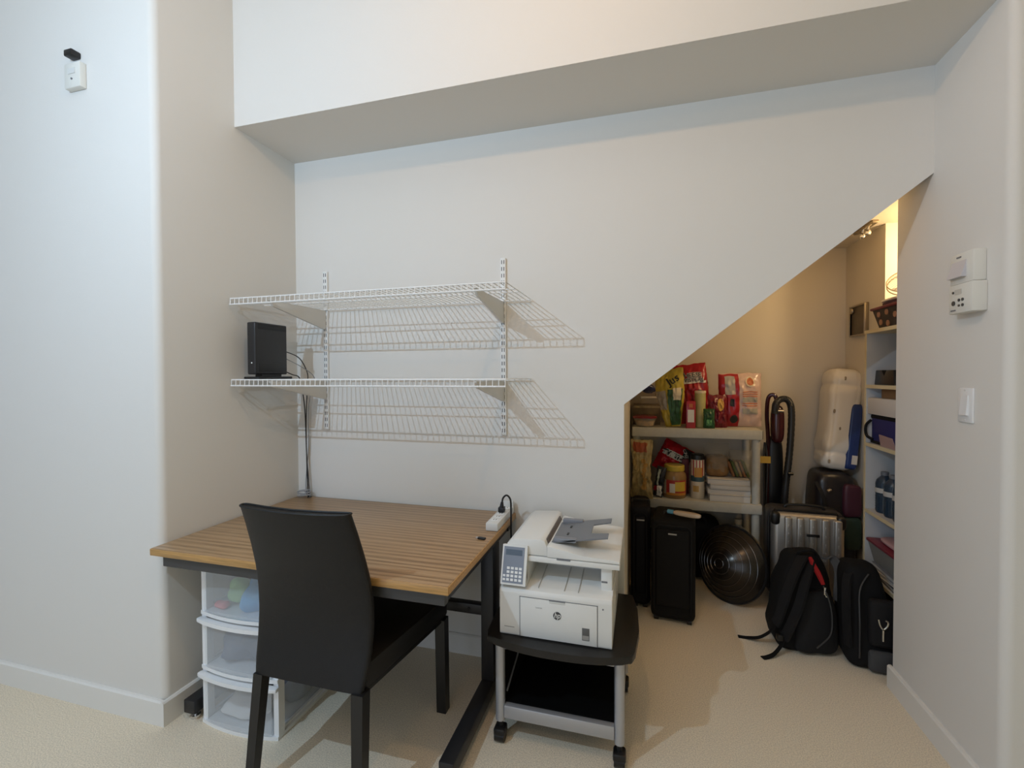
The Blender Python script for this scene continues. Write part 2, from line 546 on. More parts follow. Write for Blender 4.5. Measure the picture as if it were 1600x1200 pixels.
# ------------------------------------------------------------------ desk
DX0, DX1, DY0, DY1, DZ = 0.016, 1.246, -0.812, -0.016, 0.725
t = thing('desk', 'wood-grain office desk on a black steel frame against the back wall', 'desk', (DX0, DY1, 0))
def dloc(o):
    o.location = (-DX0, -DY1, 0)
    return o
dloc(MB().box((DX0 + 0.003, DY0 + 0.003, DZ - 0.028), (DX1 - 0.003, DY1, DZ), 0.002).done('desktop', WOOD, t))
dloc(MB().box((DX0, DY0, DZ - 0.028), (DX1, DY0 + 0.006, DZ - 0.0015), 0.0025).box((DX1 - 0.006, DY0 + 0.006, DZ - 0.028), (DX1, DY1, DZ - 0.0015), 0.0025).box((DX0, DY0 + 0.006, DZ - 0.028), (DX0 + 0.006, DY1, DZ - 0.0015), 0.002).done('edge_band', WOODEDGE, t))
zr0, zr1 = 0.652, DZ - 0.0285
dloc(MB().box((0.055, DY0 + 0.02, zr0), (1.225, DY0 + 0.05, zr1), 0.003).done('front_rail', mat('rail_dark', (0.05, 0.05, 0.052), 0.5), t))
dloc(MB().box((0.055, DY1 - 0.06, zr0), (1.225, DY1 - 0.02, zr1), 0.003).done('back_rail', BLACKSTEEL, t))
for x in (0.055, 1.165):
    dloc(MB().box((x, DY0 + 0.051, zr0), (x + 0.055, DY1 - 0.061, zr1), 0.003).done('side_rail', BLACKSTEEL, t))
    dloc(MB().box((x, -0.29, 0.085), (x + 0.055, -0.20, zr0), 0.003).done('post', BLACKSTEEL, t))
    dloc(MB().box((x, -0.72, 0.032), (x + 0.055, -0.05, 0.085), 0.004).done('foot_bar', BLACKSTEEL, t))
    for y in (-0.69, -0.08):
        dloc(MB().cyl((x + 0.027, y, 0.0), (x + 0.027, y, 0.012), 0.018, 14).cyl((x + 0.027, y, 0.012), (x + 0.027, y, 0.034), 0.006, 8).done('leveller', CHROME, t))
dloc(MB().box((0.11, -0.262, 0.345), (1.165, -0.225, 0.388), 0.003).done('crossbar', BLACKSTEEL, t))
dloc(MB().cyl((1.10, -0.265, 0.366), (1.10, -0.261, 0.366), 0.008, 12).done('bolt', BLACKP, t))

# power strip, plug and cord
t = thing('power_strip', 'white power strip at the right edge of the desk', 'power strip', (1.214, -0.165, DZ), math.radians(1))
MB().box((-0.027, -0.13, 0.0), (0.027, 0.125, 0.034), 0.005).done('body', PLASTICW2, t)
m = MB()
for k in range(5):
    y = -0.095 + k * 0.045
    m.box((-0.016, y, 0.0335), (0.016, y + 0.030, 0.0352), 0.001)
m.done('sockets', WHITEP, t)
m = MB()
for k in range(5):
    y = -0.095 + k * 0.045
    for dx in (-0.007, 0.004):
        m.box((dx, y + 0.01, 0.0350), (dx + 0.003, y + 0.02, 0.0357))
m.done('socket_slots', DARKSLOT, t)
MB().box((-0.027, 0.126, 0.0), (0.027, 0.146, 0.058), 0.004).done('adapter', PLASTICW2, t)
t = thing('plug_cord', 'black plug and cord looping from the power strip down behind the printer', 'power cord', (1.212, -0.135, DZ + 0.0355))
MB().box((-0.014, -0.016, 0), (0.014, 0.016, 0.024), 0.005).cyl((0, 0, 0.024), (0.002, 0, 0.045), 0.010, 12, 0.006).done('plug', BLACKP, t)
MB().tube(smooth_path([(0.002, 0, 0.035), (0.006, 0, 0.062), (0.025, -0.004, 0.078), (0.043, -0.008, 0.060), (0.0465, -0.01, 0.01), (0.047, -0.012, -0.10), (0.048, 0.0, -0.30), (0.048, 0.05, -0.60), (0.055, 0.07, -0.745)]), 0.0042, 8).done('cord', BLACKP, t)
t = thing('usb_stick', 'tiny black usb stick lying on the desk by the power strip', 'usb stick', (1.205, -0.392, DZ), math.radians(80))
MB().box((-0.008, -0.018, 0), (0.008, 0.014, 0.008), 0.002).done('body', BLACKP, t)
MB().box((-0.006, 0.014, 0.0015), (0.006, 0.024, 0.0055)).done('connector', CHROME, t)

# ------------------------------------------------------------------ drawer tower under the desk
TX0, TX1, TY0, TY1 = 0.135, 0.50, -0.705, -0.31
t = thing('drawer_tower', 'white plastic tower of three clear drawers under the desk', 'drawer unit', (TX0, TY0, 0))
TW, TD = TX1 - TX0, TY1 - TY0
def bow(x, amp=0.022):
    u = (x / TW) * 2 - 1
    return -amp * (1 - u * u)
def bowslab(m, z0, z1, y0=0.0, y1=None, inset=0.0, amp=0.022):
    y1 = TD if y1 is None else y1
    pl = [(inset + (TW - 2 * inset) * k / 12, y0 + bow(inset + (TW - 2 * inset) * k / 12, amp)) for k in range(13)]
    pl += [(TW - inset, y1), (inset, y1)]
    m.prism(pl, 'Z', z0, z1)
    return m
for k in range(3):
    zb = k * 0.218
    bowslab(MB(), zb, zb + 0.014).done('frame_plate', WHITEP, t)
    for x in (0, TW - 0.022):
        MB().box((x, 0.004, zb + 0.014), (x + 0.022, 0.035, zb + 0.218)).box((x, TD - 0.03, zb + 0.014), (x + 0.022, TD, zb + 0.218)).box((x, 0.035, zb + 0.014), (x + 0.012, TD - 0.03, zb + 0.024)).done('side_post', WHITEP, t)
    # drawer shell, clear
    d = MB()
    pl = [(0.024 + (TW - 0.048) * q / 12, bow(0.024 + (TW - 0.048) * q / 12)) for q in range(13)]
    d.prism(pl + [(x_, y_ + 0.003) for x_, y_ in reversed(pl)], 'Z', zb + 0.018, zb + 0.188)
    d.box((0.024, 0.004, zb + 0.018), (0.027, TD - 0.02, zb + 0.17)).box((TW - 0.027, 0.004, zb + 0.018), (TW - 0.024, TD - 0.02, zb + 0.17)).box((0.024, 0.0, zb + 0.016), (TW - 0.024, TD - 0.02, zb + 0.019))
    dr = d.done('drawer', CLEAR, t, 0)
    h = MB()
    pl2 = [(-0.006 + (TW + 0.012) * q / 12, bow(TW * q / 12) - 0.016) for q in range(13)] + [(TW + 0.006, 0.004), (-0.006, 0.004)]
    h.prism(pl2, 'Z', zb + 0.192, zb + 0.207, 0.003)
    h.done('handle_lip', WHITEP, dr)
bowslab(MB(), 0.640, 0.650).done('frame_plate', WHITEP, t)
# contents
def soft(name, c, half, m, label, cat, e=0.6, amp=0.012, seed=0, group=None):
    def fn(p):
        n = noise.noise(Vector((p.x * 14 + seed, p.y * 14, p.z * 14)))
        return p * (1 + n * amp / max(half) * 4)
    o = MB().superell((0, 0, 0), half, e, e, 28, 16, fn).done(name, m, None, 60)
    o.location = c
    return tag(o, label, cat, group)
soft('toy_ball', (0.225, -0.62, 0.508), (0.048, 0.045, 0.045), mat('ball_green', (0.30, 0.55, 0.22), 0.5), 'green ball in the top clear drawer', 'ball', 1.0)
soft('cloth_bundle', (0.38, -0.61, 0.510), (0.070, 0.06, 0.05), mat('cloth_blue', (0.06, 0.32, 0.62), 0.7), 'bright blue cloth in the top clear drawer', 'cloth', 0.7, 0.02, 3)
soft('cloth_bundle', (0.29, -0.445, 0.520), (0.11, 0.055, 0.055), mat('cloth_dark', (0.10, 0.09, 0.11), 0.8), 'dark cloth at the back of the top clear drawer', 'cloth', 0.6, 0.02, 5)
soft('toy', (0.200, -0.668, 0.468), (0.028, 0.02, 0.012), mat('toy_pink', (0.62, 0.16, 0.16), 0.6), 'small pink thing in the top clear drawer', 'toy', 0.7, 0.01, 8)
soft('folded_clothes', (0.32, -0.52, 0.305), (0.135, 0.15, 0.060), mat('clothes_navy', (0.10, 0.13, 0.20), 0.85), 'dark blue folded clothes in the middle clear drawer', 'clothes', 0.45, 0.02, 11)
soft('folded_clothes', (0.30, -0.61, 0.045), (0.105, 0.065, 0.024), mat('clothes_white', (0.66, 0.66, 0.66), 0.85), 'white folded clothes at the front of the bottom clear drawer', 'clothes', 0.5, 0.02, 14)
soft('folded_clothes', (0.34, -0.43, 0.085), (0.11, 0.08, 0.060), mat('clothes_slate', (0.13, 0.15, 0.19), 0.85), 'slate grey clothes at the back of the bottom clear drawer', 'clothes', 0.5, 0.02, 17)

# ------------------------------------------------------------------ chair
t = thing('dining_chair', 'black leather high-back chair pulled up to the desk', 'chair', (0.79, -0.62, 0))
def chair_p(x, y, z):
    return Vector((x - 0.79, y + 0.62, z))
PROF = [(0.385, -0.885, 0.570, 0.981), (0.43, -0.874, 0.562, 0.988), (0.50, -0.858, 0.556, 0.994), (0.58, -0.850, 0.554, 0.998), (0.66, -0.856, 0.558, 1.000), (0.74, -0.872, 0.565, 0.999), (0.82, -0.897, 0.573, 0.996), (0.90, -0.927, 0.582, 0.993), (0.968, -0.955, 0.590, 0.990)]
def back_row(v):
    f = v * (len(PROF) - 1)
    i = min(int(f), len(PROF) - 2)
    g = f - i
    return [PROF[i][k] * (1 - g) + PROF[i + 1][k] * g for k in range(4)]
m = MB()
TH = 0.034
def shell(u, v):
    # loop around the cross-section of the back panel (u), up the back (v)
    z, y, x0, x1 = back_row(v)
    nseg = u * 2 * PI
    # superellipse cross-section
    cx = math.copysign(abs(math.cos(nseg)) ** 0.30, math.cos(nseg))
    cy = math.copysign(abs(math.sin(nseg)) ** 0.55, math.sin(nseg))
    x = (x0 + x1) / 2 + cx * (x1 - x0) / 2
    q = (cx) ** 2
    bulge = -0.026 * (1 - q) * min(1, v * 1.3)
    return chair_p(x, y + TH / 2 + cy * TH / 2 + bulge, z)
V = m.grid(shell, 56, 26, closeu=True)
m.bm.faces.new([r[-1] for r in V])
m.bm.faces.new([r[0] for r in V][::-1])
m.done('backrest', LEATHER, t, 50)
# top seam piping
m = MB().tube([shell(u / 60, 1.0) + Vector((0, 0, 0.001)) for u in range(60)], 0.0035, 6, closed=True)
m.done('back_piping', LEATHER, t)
sp = []
for x, y in ((0.572, -0.862), (0.988, -0.862), (1.052, -0.372), (0.55, -0.372)):
    sp.append((x - 0.79, y + 0.62))
MB().prism(sp, 'Z', 0.388, 0.468, 0.014).done('seat', LEATHER, t)
MB().prism([(a * 0.97, b * 0.97) for a, b in sp], 'Z', 0.375, 0.389).done('seat_base', BLACKP, t)
def leg(p0, p1, w0, w1):
    a, b = Vector(p0), Vector(p1)
    m = MB()
    A = [m.bm.verts.new(a + Vector((sx * w0 / 2, sy * w0 / 2, 0))) for sx, sy in ((-1, -1), (1, -1), (1, 1), (-1, 1))]
    B = [m.bm.verts.new(b + Vector((sx * w1 / 2, sy * w1 / 2, 0))) for sx, sy in ((-1, -1), (1, -1), (1, 1), (-1, 1))]
    m.bm.faces.new(A)
    m.bm.faces.new(B[::-1])
    for i in range(4):
        m.bm.faces.new((A[i], B[i], B[(i + 1) % 4], A[(i + 1) % 4]))
    m.done('leg', BLACKP, t, 0)
leg(chair_p(0.590, -0.868, 0.386), chair_p(0.583, -0.915, 0), 0.036, 0.030)
leg(chair_p(0.970, -0.868, 0.386), chair_p(0.988, -0.905, 0), 0.042, 0.034)
leg(chair_p(0.572, -0.395, 0.386), chair_p(0.572, -0.39, 0), 0.040, 0.036)
leg(chair_p(1.032, -0.395, 0.386), chair_p(1.034, -0.39, 0), 0.042, 0.040)

# ------------------------------------------------------------------ printer cart
t = thing('printer_cart', 'silver rolling cart with black top under the printer', 'printer cart', (1.5257, -0.283, -0.0207))
t.scale = (1.015,) * 3
CX, CY = 1.53, -0.31
pl = []
n = 16
for k in range(n + 1):
    x = 1.275 + (1.790 - 1.275) * k / n
    u = (x - 1.5325) / 0.2575
    pl.append((x - CX, -0.530 - 0.045 * (1 - abs(u) ** 2.4) - CY))
pl += [(1.800 - CX, -0.49 - CY), (1.812 - CX, -0.36 - CY), (1.805 - CX, -0.20 - CY), (1.785 - CX, -0.075 - CY), (1.28 - CX, -0.075 - CY), (1.262 - CX, -0.20 - CY), (1.258 - CX, -0.36 - CY), (1.265 - CX, -0.50 - CY)]
MB().prism(pl, 'Z', 0.402, 0.428, 0.006).done('tabletop', BLACKTOP, t)
for x in (1.315, 1.747):
    for y in (-0.497, -0.10):
        MB().cyl((x - CX, y - CY, 0.100), (x - CX, y - CY, 0.402), 0.0175, 20).done('leg', SILVER, t)
        c = MB().cyl((x - CX, y - CY, 0.070), (x - CX, y - CY, 0.105), 0.010, 10).box((x - CX - 0.022, y - CY - 0.026, 0.044), (x - CX + 0.022, y - CY + 0.022, 0.076), 0.008)
        cs = c.done('caster', BLACKP, t)
        MB().cyl((x - CX - 0.018, y - CY - 0.004, 0.0444), (x - CX + 0.018, y - CY - 0.004, 0.0444), 0.024, 18).done('wheel', BLACKP, cs)
for y in (-0.497, -0.10):
    MB().box((1.332 - CX, y - CY - 0.011, 0.370), (1.73 - CX, y - CY + 0.011, 0.402), 0.002).done('top_rail', SILVER, t)
    MB().box((1.332 - CX, y - CY - 0.012, 0.112), (1.73 - CX, y - CY + 0.012, 0.160), 0.003).done('bottom_rail', SILVER, t)
for x in (1.315, 1.747):
    MB().box((x - CX - 0.010, -0.48 - CY, 0.130), (x - CX + 0.010, -0.117 - CY, 0.150), 0.002).done('side_rail', SILVER, t)
MB().box((1.330 - CX, -0.485 - CY, 0.150), (1.732 - CX, -0.112 - CY, 0.163)).done('lower_shelf', SPECKLE, t)
MB().box((1.330 - CX, -0.112 - CY, 0.163), (1.732 - CX, -0.104 - CY, 0.402)).done('back_panel', SPECKLE, t)
MB().box((1.322 - CX, -0.478 - CY, 0.163), (1.330 - CX, -0.118 - CY, 0.40)).done('side_panel', SPECKLE, t)
MB().cyl((1.332 - CX, -0.47 - CY, 0.19), (1.332 - CX, -0.16 - CY, 0.285), 0.004, 8).done('brace', SILVER, t)

# ------------------------------------------------------------------ printer
PX, PY, PZ = 1.318, -0.512, 0.4285
t = thing('printer', 'white laser multifunction printer with grey document tray on the cart', 'printer', (1.3105, -0.488, 0.4145))
t.scale = (1.015,) * 3
# local: x 0..0.405 , y 0 front -> 0.385 , z up
PWd = 0.405
prof = [(0.004, 0), (0, 0.006), (0, 0.158), (0.006, 0.170), (0.03, 0.176), (0.20, 0.192), (0.22, 0.255), (0.415, 0.255), (0.415, 0)]
MB().prism(prof, 'X', 0, PWd, 0.003).done('body', PLASTICW, t)
MB().box((0.078, -0.0035, 0.004), (0.354, 0.002, 0.146), 0.003).done('cartridge_door', PLASTICW, t)
seam = MB()
for a, b2 in (((0.0755, -0.0008, 0.002), (0.0777, 0.001, 0.149)), ((0.3545, -0.0008, 0.002), (0.3567, 0.001, 0.149)), ((0.0755, -0.0008, 0.1465), (0.3567, 0.001, 0.1487))):
    seam.box(a, b2)
seam.done('door_seam', GREY, t)
MB().box((0.185, -0.0045, 0.137), (0.243, 0.0, 0.147), 0.002).done('door_grip', PLASTICW2, t)
MB().box((0.185, -0.005, 0.1455), (0.243, -0.001, 0.1485)).done('painted_grip_shadow', GREY, t)  # solid grey strip painted in as the shadow at the grip
MB().box((0.302, -0.0045, 0.022), (0.328, -0.002, 0.066), 0.0012).done('paper_window', mat('window_grey', (0.10, 0.10, 0.10), 0.3), t)
MB().box((0.304, -0.0048, 0.025), (0.326, -0.0040, 0.040)).done('window_paper', mat('window_paper', (0.32, 0.31, 0.29), 0.4), t)
# badge: dark disc with the letters standing on it
bd = MB().cyl((0.2145, -0.0050, 0.096), (0.2145, -0.0034, 0.096), 0.0142, 28).done('badge', mat('badge_grey', (0.055, 0.055, 0.06), 0.4), t)
text_part('badge_letters', 'hp', 0.0235, lambda x, y: (0.2145 + x, -0.0054, 0.0975 + y * 1.15), PLASTICW, bd, shear=0.25, bold=0.0003)
text_part('model_lettering', 'LaserJet', 0.0075, lambda x, y: (0.148 + x, -0.0038, 0.116 + y), GREY, t)
MB().box((0.018, -0.001, 0.030), (0.056, 0.0005, 0.0325)).done('side_lettering', mat('letter_grey', (0.3, 0.3, 0.3), 0.5), t)
MB().cyl((0.374, -0.001, 0.138), (0.374, 0.001, 0.138), 0.003, 10).done('power_button', GREY, t)
# output tray ridges
for x in (0.14, 0.235, 0.285):
    MB().prism([(0.02, 0.1765), (0.19, 0.1925), (0.19, 0.1955), (0.02, 0.1785)], 'X', x, x + 0.0022).done('tray_ridge', mat('ridge', (0.42, 0.42, 0.41), 0.5), t)
MB().box((0.10, 0.205, 0.192), (0.36, 0.2215, 0.25)).done('output_slot', mat('slot_grey', (0.10, 0.10, 0.10), 0.6), t)
# right pillar that carries the scanner
MB().box((0.362, 0.06, 0.17), (0.402, 0.385, 0.262), 0.004).done('right_pillar', PLASTICW, t)
MB().box((0.364, 0.0585, 0.205), (0.385, 0.0605, 0.211)).done('usb_port', GREY, t)
MB().prism([(0.030, 0.176), (0.014, 0.215), (0.058, 0.262), (0.385, 0.262), (0.385, 0.176)], 'X', 0.003, 0.098, 0.003).done('left_pillar', PLASTICW2, t)
# control panel on a tilted plane
pa, pb = Vector((0.010, -0.0005, 0.185)), Vector((0.010, 0.040, 0.318))
pdir = (pb - pa)
pn = Vector((0, -pdir.z, pdir.y)).normalized()
def panel(x, v, off=0.0):
    return Vector((x, 0, 0)) + Vector((0, pa.y, pa.z)) + Vector((0, pdir.y, pdir.z)) * v + pn * off
def pbox(x0, x1, v0, v1, o0, o1, name, m, par):
    b = MB()
    vs = [b.bm.verts.new(panel(x, v, o)) for o in (o0, o1) for x, v in ((x0, v0), (x1, v0), (x1, v1), (x0, v1))]
    for f in ((0, 1, 2, 3), (7, 6, 5, 4), (0, 4, 5, 1), (1, 5, 6, 2), (2, 6, 7, 3), (3, 7, 4, 0)):
        b.bm.faces.new([vs[i] for i in f])
    return b.done(name, m, par, 0)
cpn = pbox(0.004, 0.098, 0.0, 1.0, -0.024, 0.004, 'control_panel', PLASTICW, t)
face = pbox(0.010, 0.088, 0.05, 0.95, 0.0042, 0.0055, 'panel_face', GREYP, cpn)
pbox(0.018, 0.080, 0.74, 0.88, 0.0056, 0.0066, 'display', LCD, cpn)
for r_ in range(4):
    for c_ in range(4):
        x = 0.026 + c_ * 0.0152
        v = 0.10 + r_ * 0.095
        pbox(x, x + 0.0105, v, v + 0.062, 0.0056, 0.0075, 'key', WHITEP, cpn)
for r_ in range(2):
    pbox(0.0125, 0.0215, 0.10 + r_ * 0.095, 0.155 + r_ * 0.095, 0.0056, 0.007, 'key', WHITEP, cpn)
# scanner unit and document feeder
MB().box((0.098, 0.040, 0.262), (0.429, 0.422, 0.281), 0.003).done('scanner_bed', PLASTICW, t)
MB().box((0.016, 0.075, 0.262), (0.098, 0.422, 0.281), 0.003).done('scanner_bed', PLASTICW, t)
lidp = [(0.170, 0.2835), (0.429, 0.2835), (0.429, 0.293), (0.40, 0.296), (0.30, 0.301), (0.170, 0.326)]
MB().prism(lidp, 'Y', 0.040, 0.422, 0.002).done('scanner_lid', PLASTICW, t)
MB().box((0.205, 0.0385, 0.2775), (0.255, 0.041, 0.2835)).done('lid_grip', GREY, t)
adf = [(0.012, 0.2835), (0.170, 0.2835), (0.168, 0.318), (0.160, 0.338), (0.145, 0.344), (0.04, 0.338), (0.016, 0.320)]
MB().prism(adf, 'Y', 0.046, 0.422, 0.004).done('document_feeder', PLASTICW, t)
MB().prism([(0.1705, 0.302), (0.184, 0.306), (0.164, 0.340), (0.1605, 0.340)], 'Y', 0.075, 0.36).done('feeder_mouth', mat('mouth_brown', (0.12, 0.10, 0.09), 0.5), t)
# grey tray: a forked sloping plate
trz = lambda x: 0.326 + (x - 0.178) * 0.16
tr = [(0.178, 0.085), (0.385, 0.085), (0.385, 0.135), (0.318, 0.150), (0.318, 0.255), (0.385, 0.268), (0.385, 0.320), (0.178, 0.320)]
m = MB()
A = [m.bm.verts.new((x, y, trz(x))) for x, y in tr]
B = [m.bm.verts.new((x, y, trz(x) - 0.005)) for x, y in tr]
m.bm.faces.new(A)
m.bm.faces.new(B[::-1])
for i in range(8):
    m.bm.faces.new((A[i], B[i], B[(i + 1) % 8], A[(i + 1) % 8]))
try_ = m.done('document_tray', GREY, t, 0)
GREYL = mat('guide_grey', (0.22, 0.23, 0.26), 0.45)
MB().box((0.186, 0.085, trz(0.19)), (0.27, 0.108, trz(0.19) + 0.014), 0.003).done('paper_guide', GREYL, try_)
MB().box((0.186, 0.297, trz(0.19)), (0.27, 0.320, trz(0.19) + 0.020), 0.003).done('paper_guide', GREYL, try_)
for y in (0.15, 0.235):
    MB().box((0.225, y, trz(0.225)), (0.233, y + 0.022, trz(0.233) + 0.0012)).done('slot', BLACKP, try_)
MB().box((0.4045, 0.12, 0.03), (0.4075, 0.20, 0.105), 0.001).done('side_handle', PLASTICW, t)

# ------------------------------------------------------------------ closet: resin shelf
RX0, RX1, RY0, RY1 = 1.760, 2.545, 1.05, 1.41
t = thing('storage_shelf', 'grey plastic storage shelf with food inside the closet', 'storage shelf', (RX0, RY0, 0))
for z in (1.028, 0.560):
    MB().box((0, 0, z - 0.062), (RX1 - RX0, RY1 - RY0, z), 0.006).done('shelf_board', RESIN, t)
for x in (0.03, RX1 - RX0 - 0.03):
    for y in (0.035, RY1 - RY0 - 0.035):
        MB().cyl((x, y, 0), (x, y, 0.498), 0.024, 16).cyl((x, y, 0.56), (x, y, 0.966), 0.024, 16).done('post', RESIN, t)
MB().box((RX1 - RX0, 0.012, 0.972), (RX1 - RX0 + 0.004, 0.032, 1.022)).done('corner_clip', BLACKP, t)
Z1, Z2 = 1.0285, 0.5605

# ---- bags of food
class Bag:
    """pillow bag; local x width, z up, y depth; front is -y"""
    def __init__(s, w, h, d, seed=0, amp=0.006, pinch=0.12, stand=False, taper=0.0):
        s.taper = taper
        s.w, s.h, s.d, s.seed, s.amp, s.pinch, s.stand = w, h, d, seed, amp, pinch, stand
    def pt(s, u, v, side=-1, off=0.0):
        # u,v 0..1
        pu = max(0.0, 1 - abs(2 * u - 1) ** 2.6)
        if s.stand:
            pv = (1 - v ** 3.0) * 1.0 if v > 0 else 1.0
            pv = max(0, pv)
            pu2 = pu ** 0.55
        else:
            pv = max(0.0, 1 - abs(2 * v - 1) ** 3.4)
            pu2 = pu ** 0.6
        th = s.d / 2 * pu2 * pv
        x = (u - 0.5) * s.w * (1 - s.pinch * math.sin(PI * v) ** 2 * 0.6 + 0.0)
        x *= 1 - s.taper * max(0, 1 - v / 0.55)
        z = v * s.h
        n = noise.noise(Vector((u * 5 + s.seed, v * 6, side * 2.0)))
        n2 = noise.noise(Vector((u * 12 + s.seed, v * 13 + 4, side * 2.0)))
        wr = s.amp * (n + 0.5 * n2) * (0.3 + pv)
        return Vector((x + n2 * s.amp * 0.4, side * (th + off) + wr, z + n * s.amp * 0.7 * min(1, v * 6)))
    def body(s, m, parent, name='bag_body'):
        b = MB()
        nu, nv = 42, 52
        for side in (-1, 1):
            b.grid(lambda u, v: s.pt(u, v, side), nu, nv)
        if s.stand:
            pass
        return b.done(name, m, parent, 60)
    def patch(s, u0, u1, v0, v1, m, parent, name='label_panel', poly=None, off=0.0015, side=-1):
        b = MB()
        if poly is None:
            b.grid(lambda a, c: s.pt(u0 + (u1 - u0) * a, v0 + (v1 - v0) * c, side, off + 0.002), 26, 26)
        else:
            # ellipse patch
            b.grid(lambda a, c: s.pt((u0 + u1) / 2 + (u1 - u0) / 2 * c * math.cos(2 * PI * a), (v0 + v1) / 2 + (v1 - v0) / 2 * c * math.sin(2 * PI * a), side, off + 0.002), 28, 10, closeu=True)
        return b.done(name, m, parent, 60)
    def text(s, txt, size, u, v, m, parent, rot=0.0, off=0.003, bold=0.001, arc=0.0):
        c, sn = math.cos(rot), math.sin(rot)
        def fn(x, y):
            y = y + arc * x * x
            X, Y = x * c - y * sn, x * sn + y * c
            return s.pt(min(max(u + X / s.w, 0.01), 0.99), min(max(v + Y / s.h, 0.01), 0.99), -1, off + 0.002)
        return text_part('lettering', txt, size, fn, m, parent, bold=bold)

RED = mat('bag_red', (0.36, 0.010, 0.016), 0.28, var=0.15, vscale=15)
REDD = mat('bag_dark_red', (0.16, 0.006, 0.014), 0.28)
YEL = mat('bag_yellow', (0.48, 0.36, 0.045), 0.28, var=0.2, vscale=20)
GRN = mat('bag_green', (0.018, 0.075, 0.022), 0.3, var=0.4, vscale=30)
TAN = mat('bag_tan', (0.36, 0.27, 0.12), 0.35, var=0.35, vscale=25)
INKW = mat('ink_white', (0.68, 0.64, 0.58), 0.5)
INKB = mat('ink_black', (0.012, 0.012, 0.012), 0.5)
PINKW = mat('bag_pink_white', (0.62, 0.44, 0.37), 0.22, var=0.08, vscale=25)
ORANGE = mat('print_orange', (0.52, 0.13, 0.03), 0.5)
CREAMP = mat('print_cream', (0.66, 0.56, 0.40), 0.5)

t = thing('chip_bag', 'yellow and green snack bag standing on the upper grey shelf', 'snack bag', (2.022, 1.105, Z1 + 0.004), group='snack bags on the grey shelf', rot=(0, math.radians(-5), math.radians(-18)))
B_ = Bag(0.190, 0.385, 0.085, 1, 0.012, 0.05, taper=0.5)
B_.body(YEL, t)
B_.patch(0.47, 0.96, 0.03, 0.64, GRN, t, 'green_panel')
B_.patch(0.02, 0.40, 0.30, 0.62, mat('bag_silver', (0.34, 0.30, 0.25), 0.3, var=0.3, vscale=30), t, 'silver_panel')
B_.patch(0.66, 0.92, 0.45, 0.66, CREAMP, t, 'cream_panel', off=0.0022)
B_.text('Jus', 0.07, 0.68, 0.80, INKB, t, rot=0.5)

t = thing('chip_bag', 'large red snack bag with arched black lettering on the upper grey shelf', 'snack bag', (2.175, 1.235, Z1 + 0.018), group='snack bags on the grey shelf', rot=(math.radians(-6), math.radians(-7), math.radians(-8)))
B_ = Bag(0.215, 0.405, 0.09, 2, 0.012, 0.0)
B_.body(RED, t)
B_.patch(0.05, 0.95, 0.66, 0.70, INKW, t, 'white_stripe')
B_.text('CHEESE', 0.042, 0.52, 0.80, INKW, t, bold=0.003, off=0.0028, arc=-0.8)
B_.text('CHEESE', 0.042, 0.52, 0.80, INKB, t, bold=0.0005, off=0.0042, arc=-0.8)
B_.text('TWISTERS', 0.036, 0.52, 0.715, INKW, t, bold=0.003, off=0.0036, arc=-0.8)
B_.text('TWISTERS', 0.036, 0.52, 0.715, INKB, t, bold=0.0005, off=0.005, arc=-0.8)
B_.patch(0.60, 0.84, 0.40, 0.55, INKB, t, 'black_print', poly=1)

t = thing('chip_bag', 'dark red snack bag with an orange oval on the upper grey shelf', 'snack bag', (2.296, 1.135, Z1), group='snack bags on the grey shelf', rot=(0, 0, math.radians(12)))
B_ = Bag(0.125, 0.215, 0.06, 3, 0.010, 0.1)
B_.body(REDD, t)
B_.patch(0.42, 0.76, 0.52, 0.90, mat('print_gold', (0.55, 0.30, 0.06), 0.5), t, 'orange_oval', poly=1)

t = thing('biscuit_bag', 'red and pale snack bag with an orange emblem, right end of the upper shelf', 'snack bag', (2.445, 1.215, Z1 + 0.004), group='snack bags on the grey shelf', rot=(math.radians(-2), 0, math.radians(5)))
B_ = Bag(0.265, 0.352, 0.085, 4, 0.009, 0.02)
B_.body(PINKW, t)
B_.patch(0.0, 0.45, 0.0, 0.985, RED, t, 'red_side', off=0.0016)
B_.patch(0.13, 0.36, 0.60, 0.94, mat('foil_grey', (0.42, 0.38, 0.33), 0.25), t, 'foil_window', off=0.0026)
B_.patch(0.60, 0.82, 0.74, 0.93, CREAMP, t, 'emblem_ring', poly=1, off=0.0024)
B_.patch(0.63, 0.79, 0.765, 0.905, ORANGE, t, 'emblem', poly=1, off=0.0034)
for v in (0.64, 0.60, 0.56, 0.42, 0.38):
    B_.patch(0.52, 0.88, v, v + 0.014, ORANGE, t, 'orange_line', off=0.0022)
B_.patch(0.52, 0.88, 0.46, 0.54, mat('print_grey', (0.36, 0.33, 0.27), 0.5), t, 'grey_text_block', off=0.0022)
B_.patch(0.52, 0.88, 0.24, 0.34, mat('print_grey', (0.36, 0.33, 0.27), 0.5), t, 'grey_text_block', off=0.0022)
B_.patch(0.24, 0.42, 0.06, 0.22, INKB, t, 'black_dot', poly=1, off=0.003)
B_.patch(0.24, 0.33, 0.38, 0.52, INKB, t, 'dark_box', off=0.003)

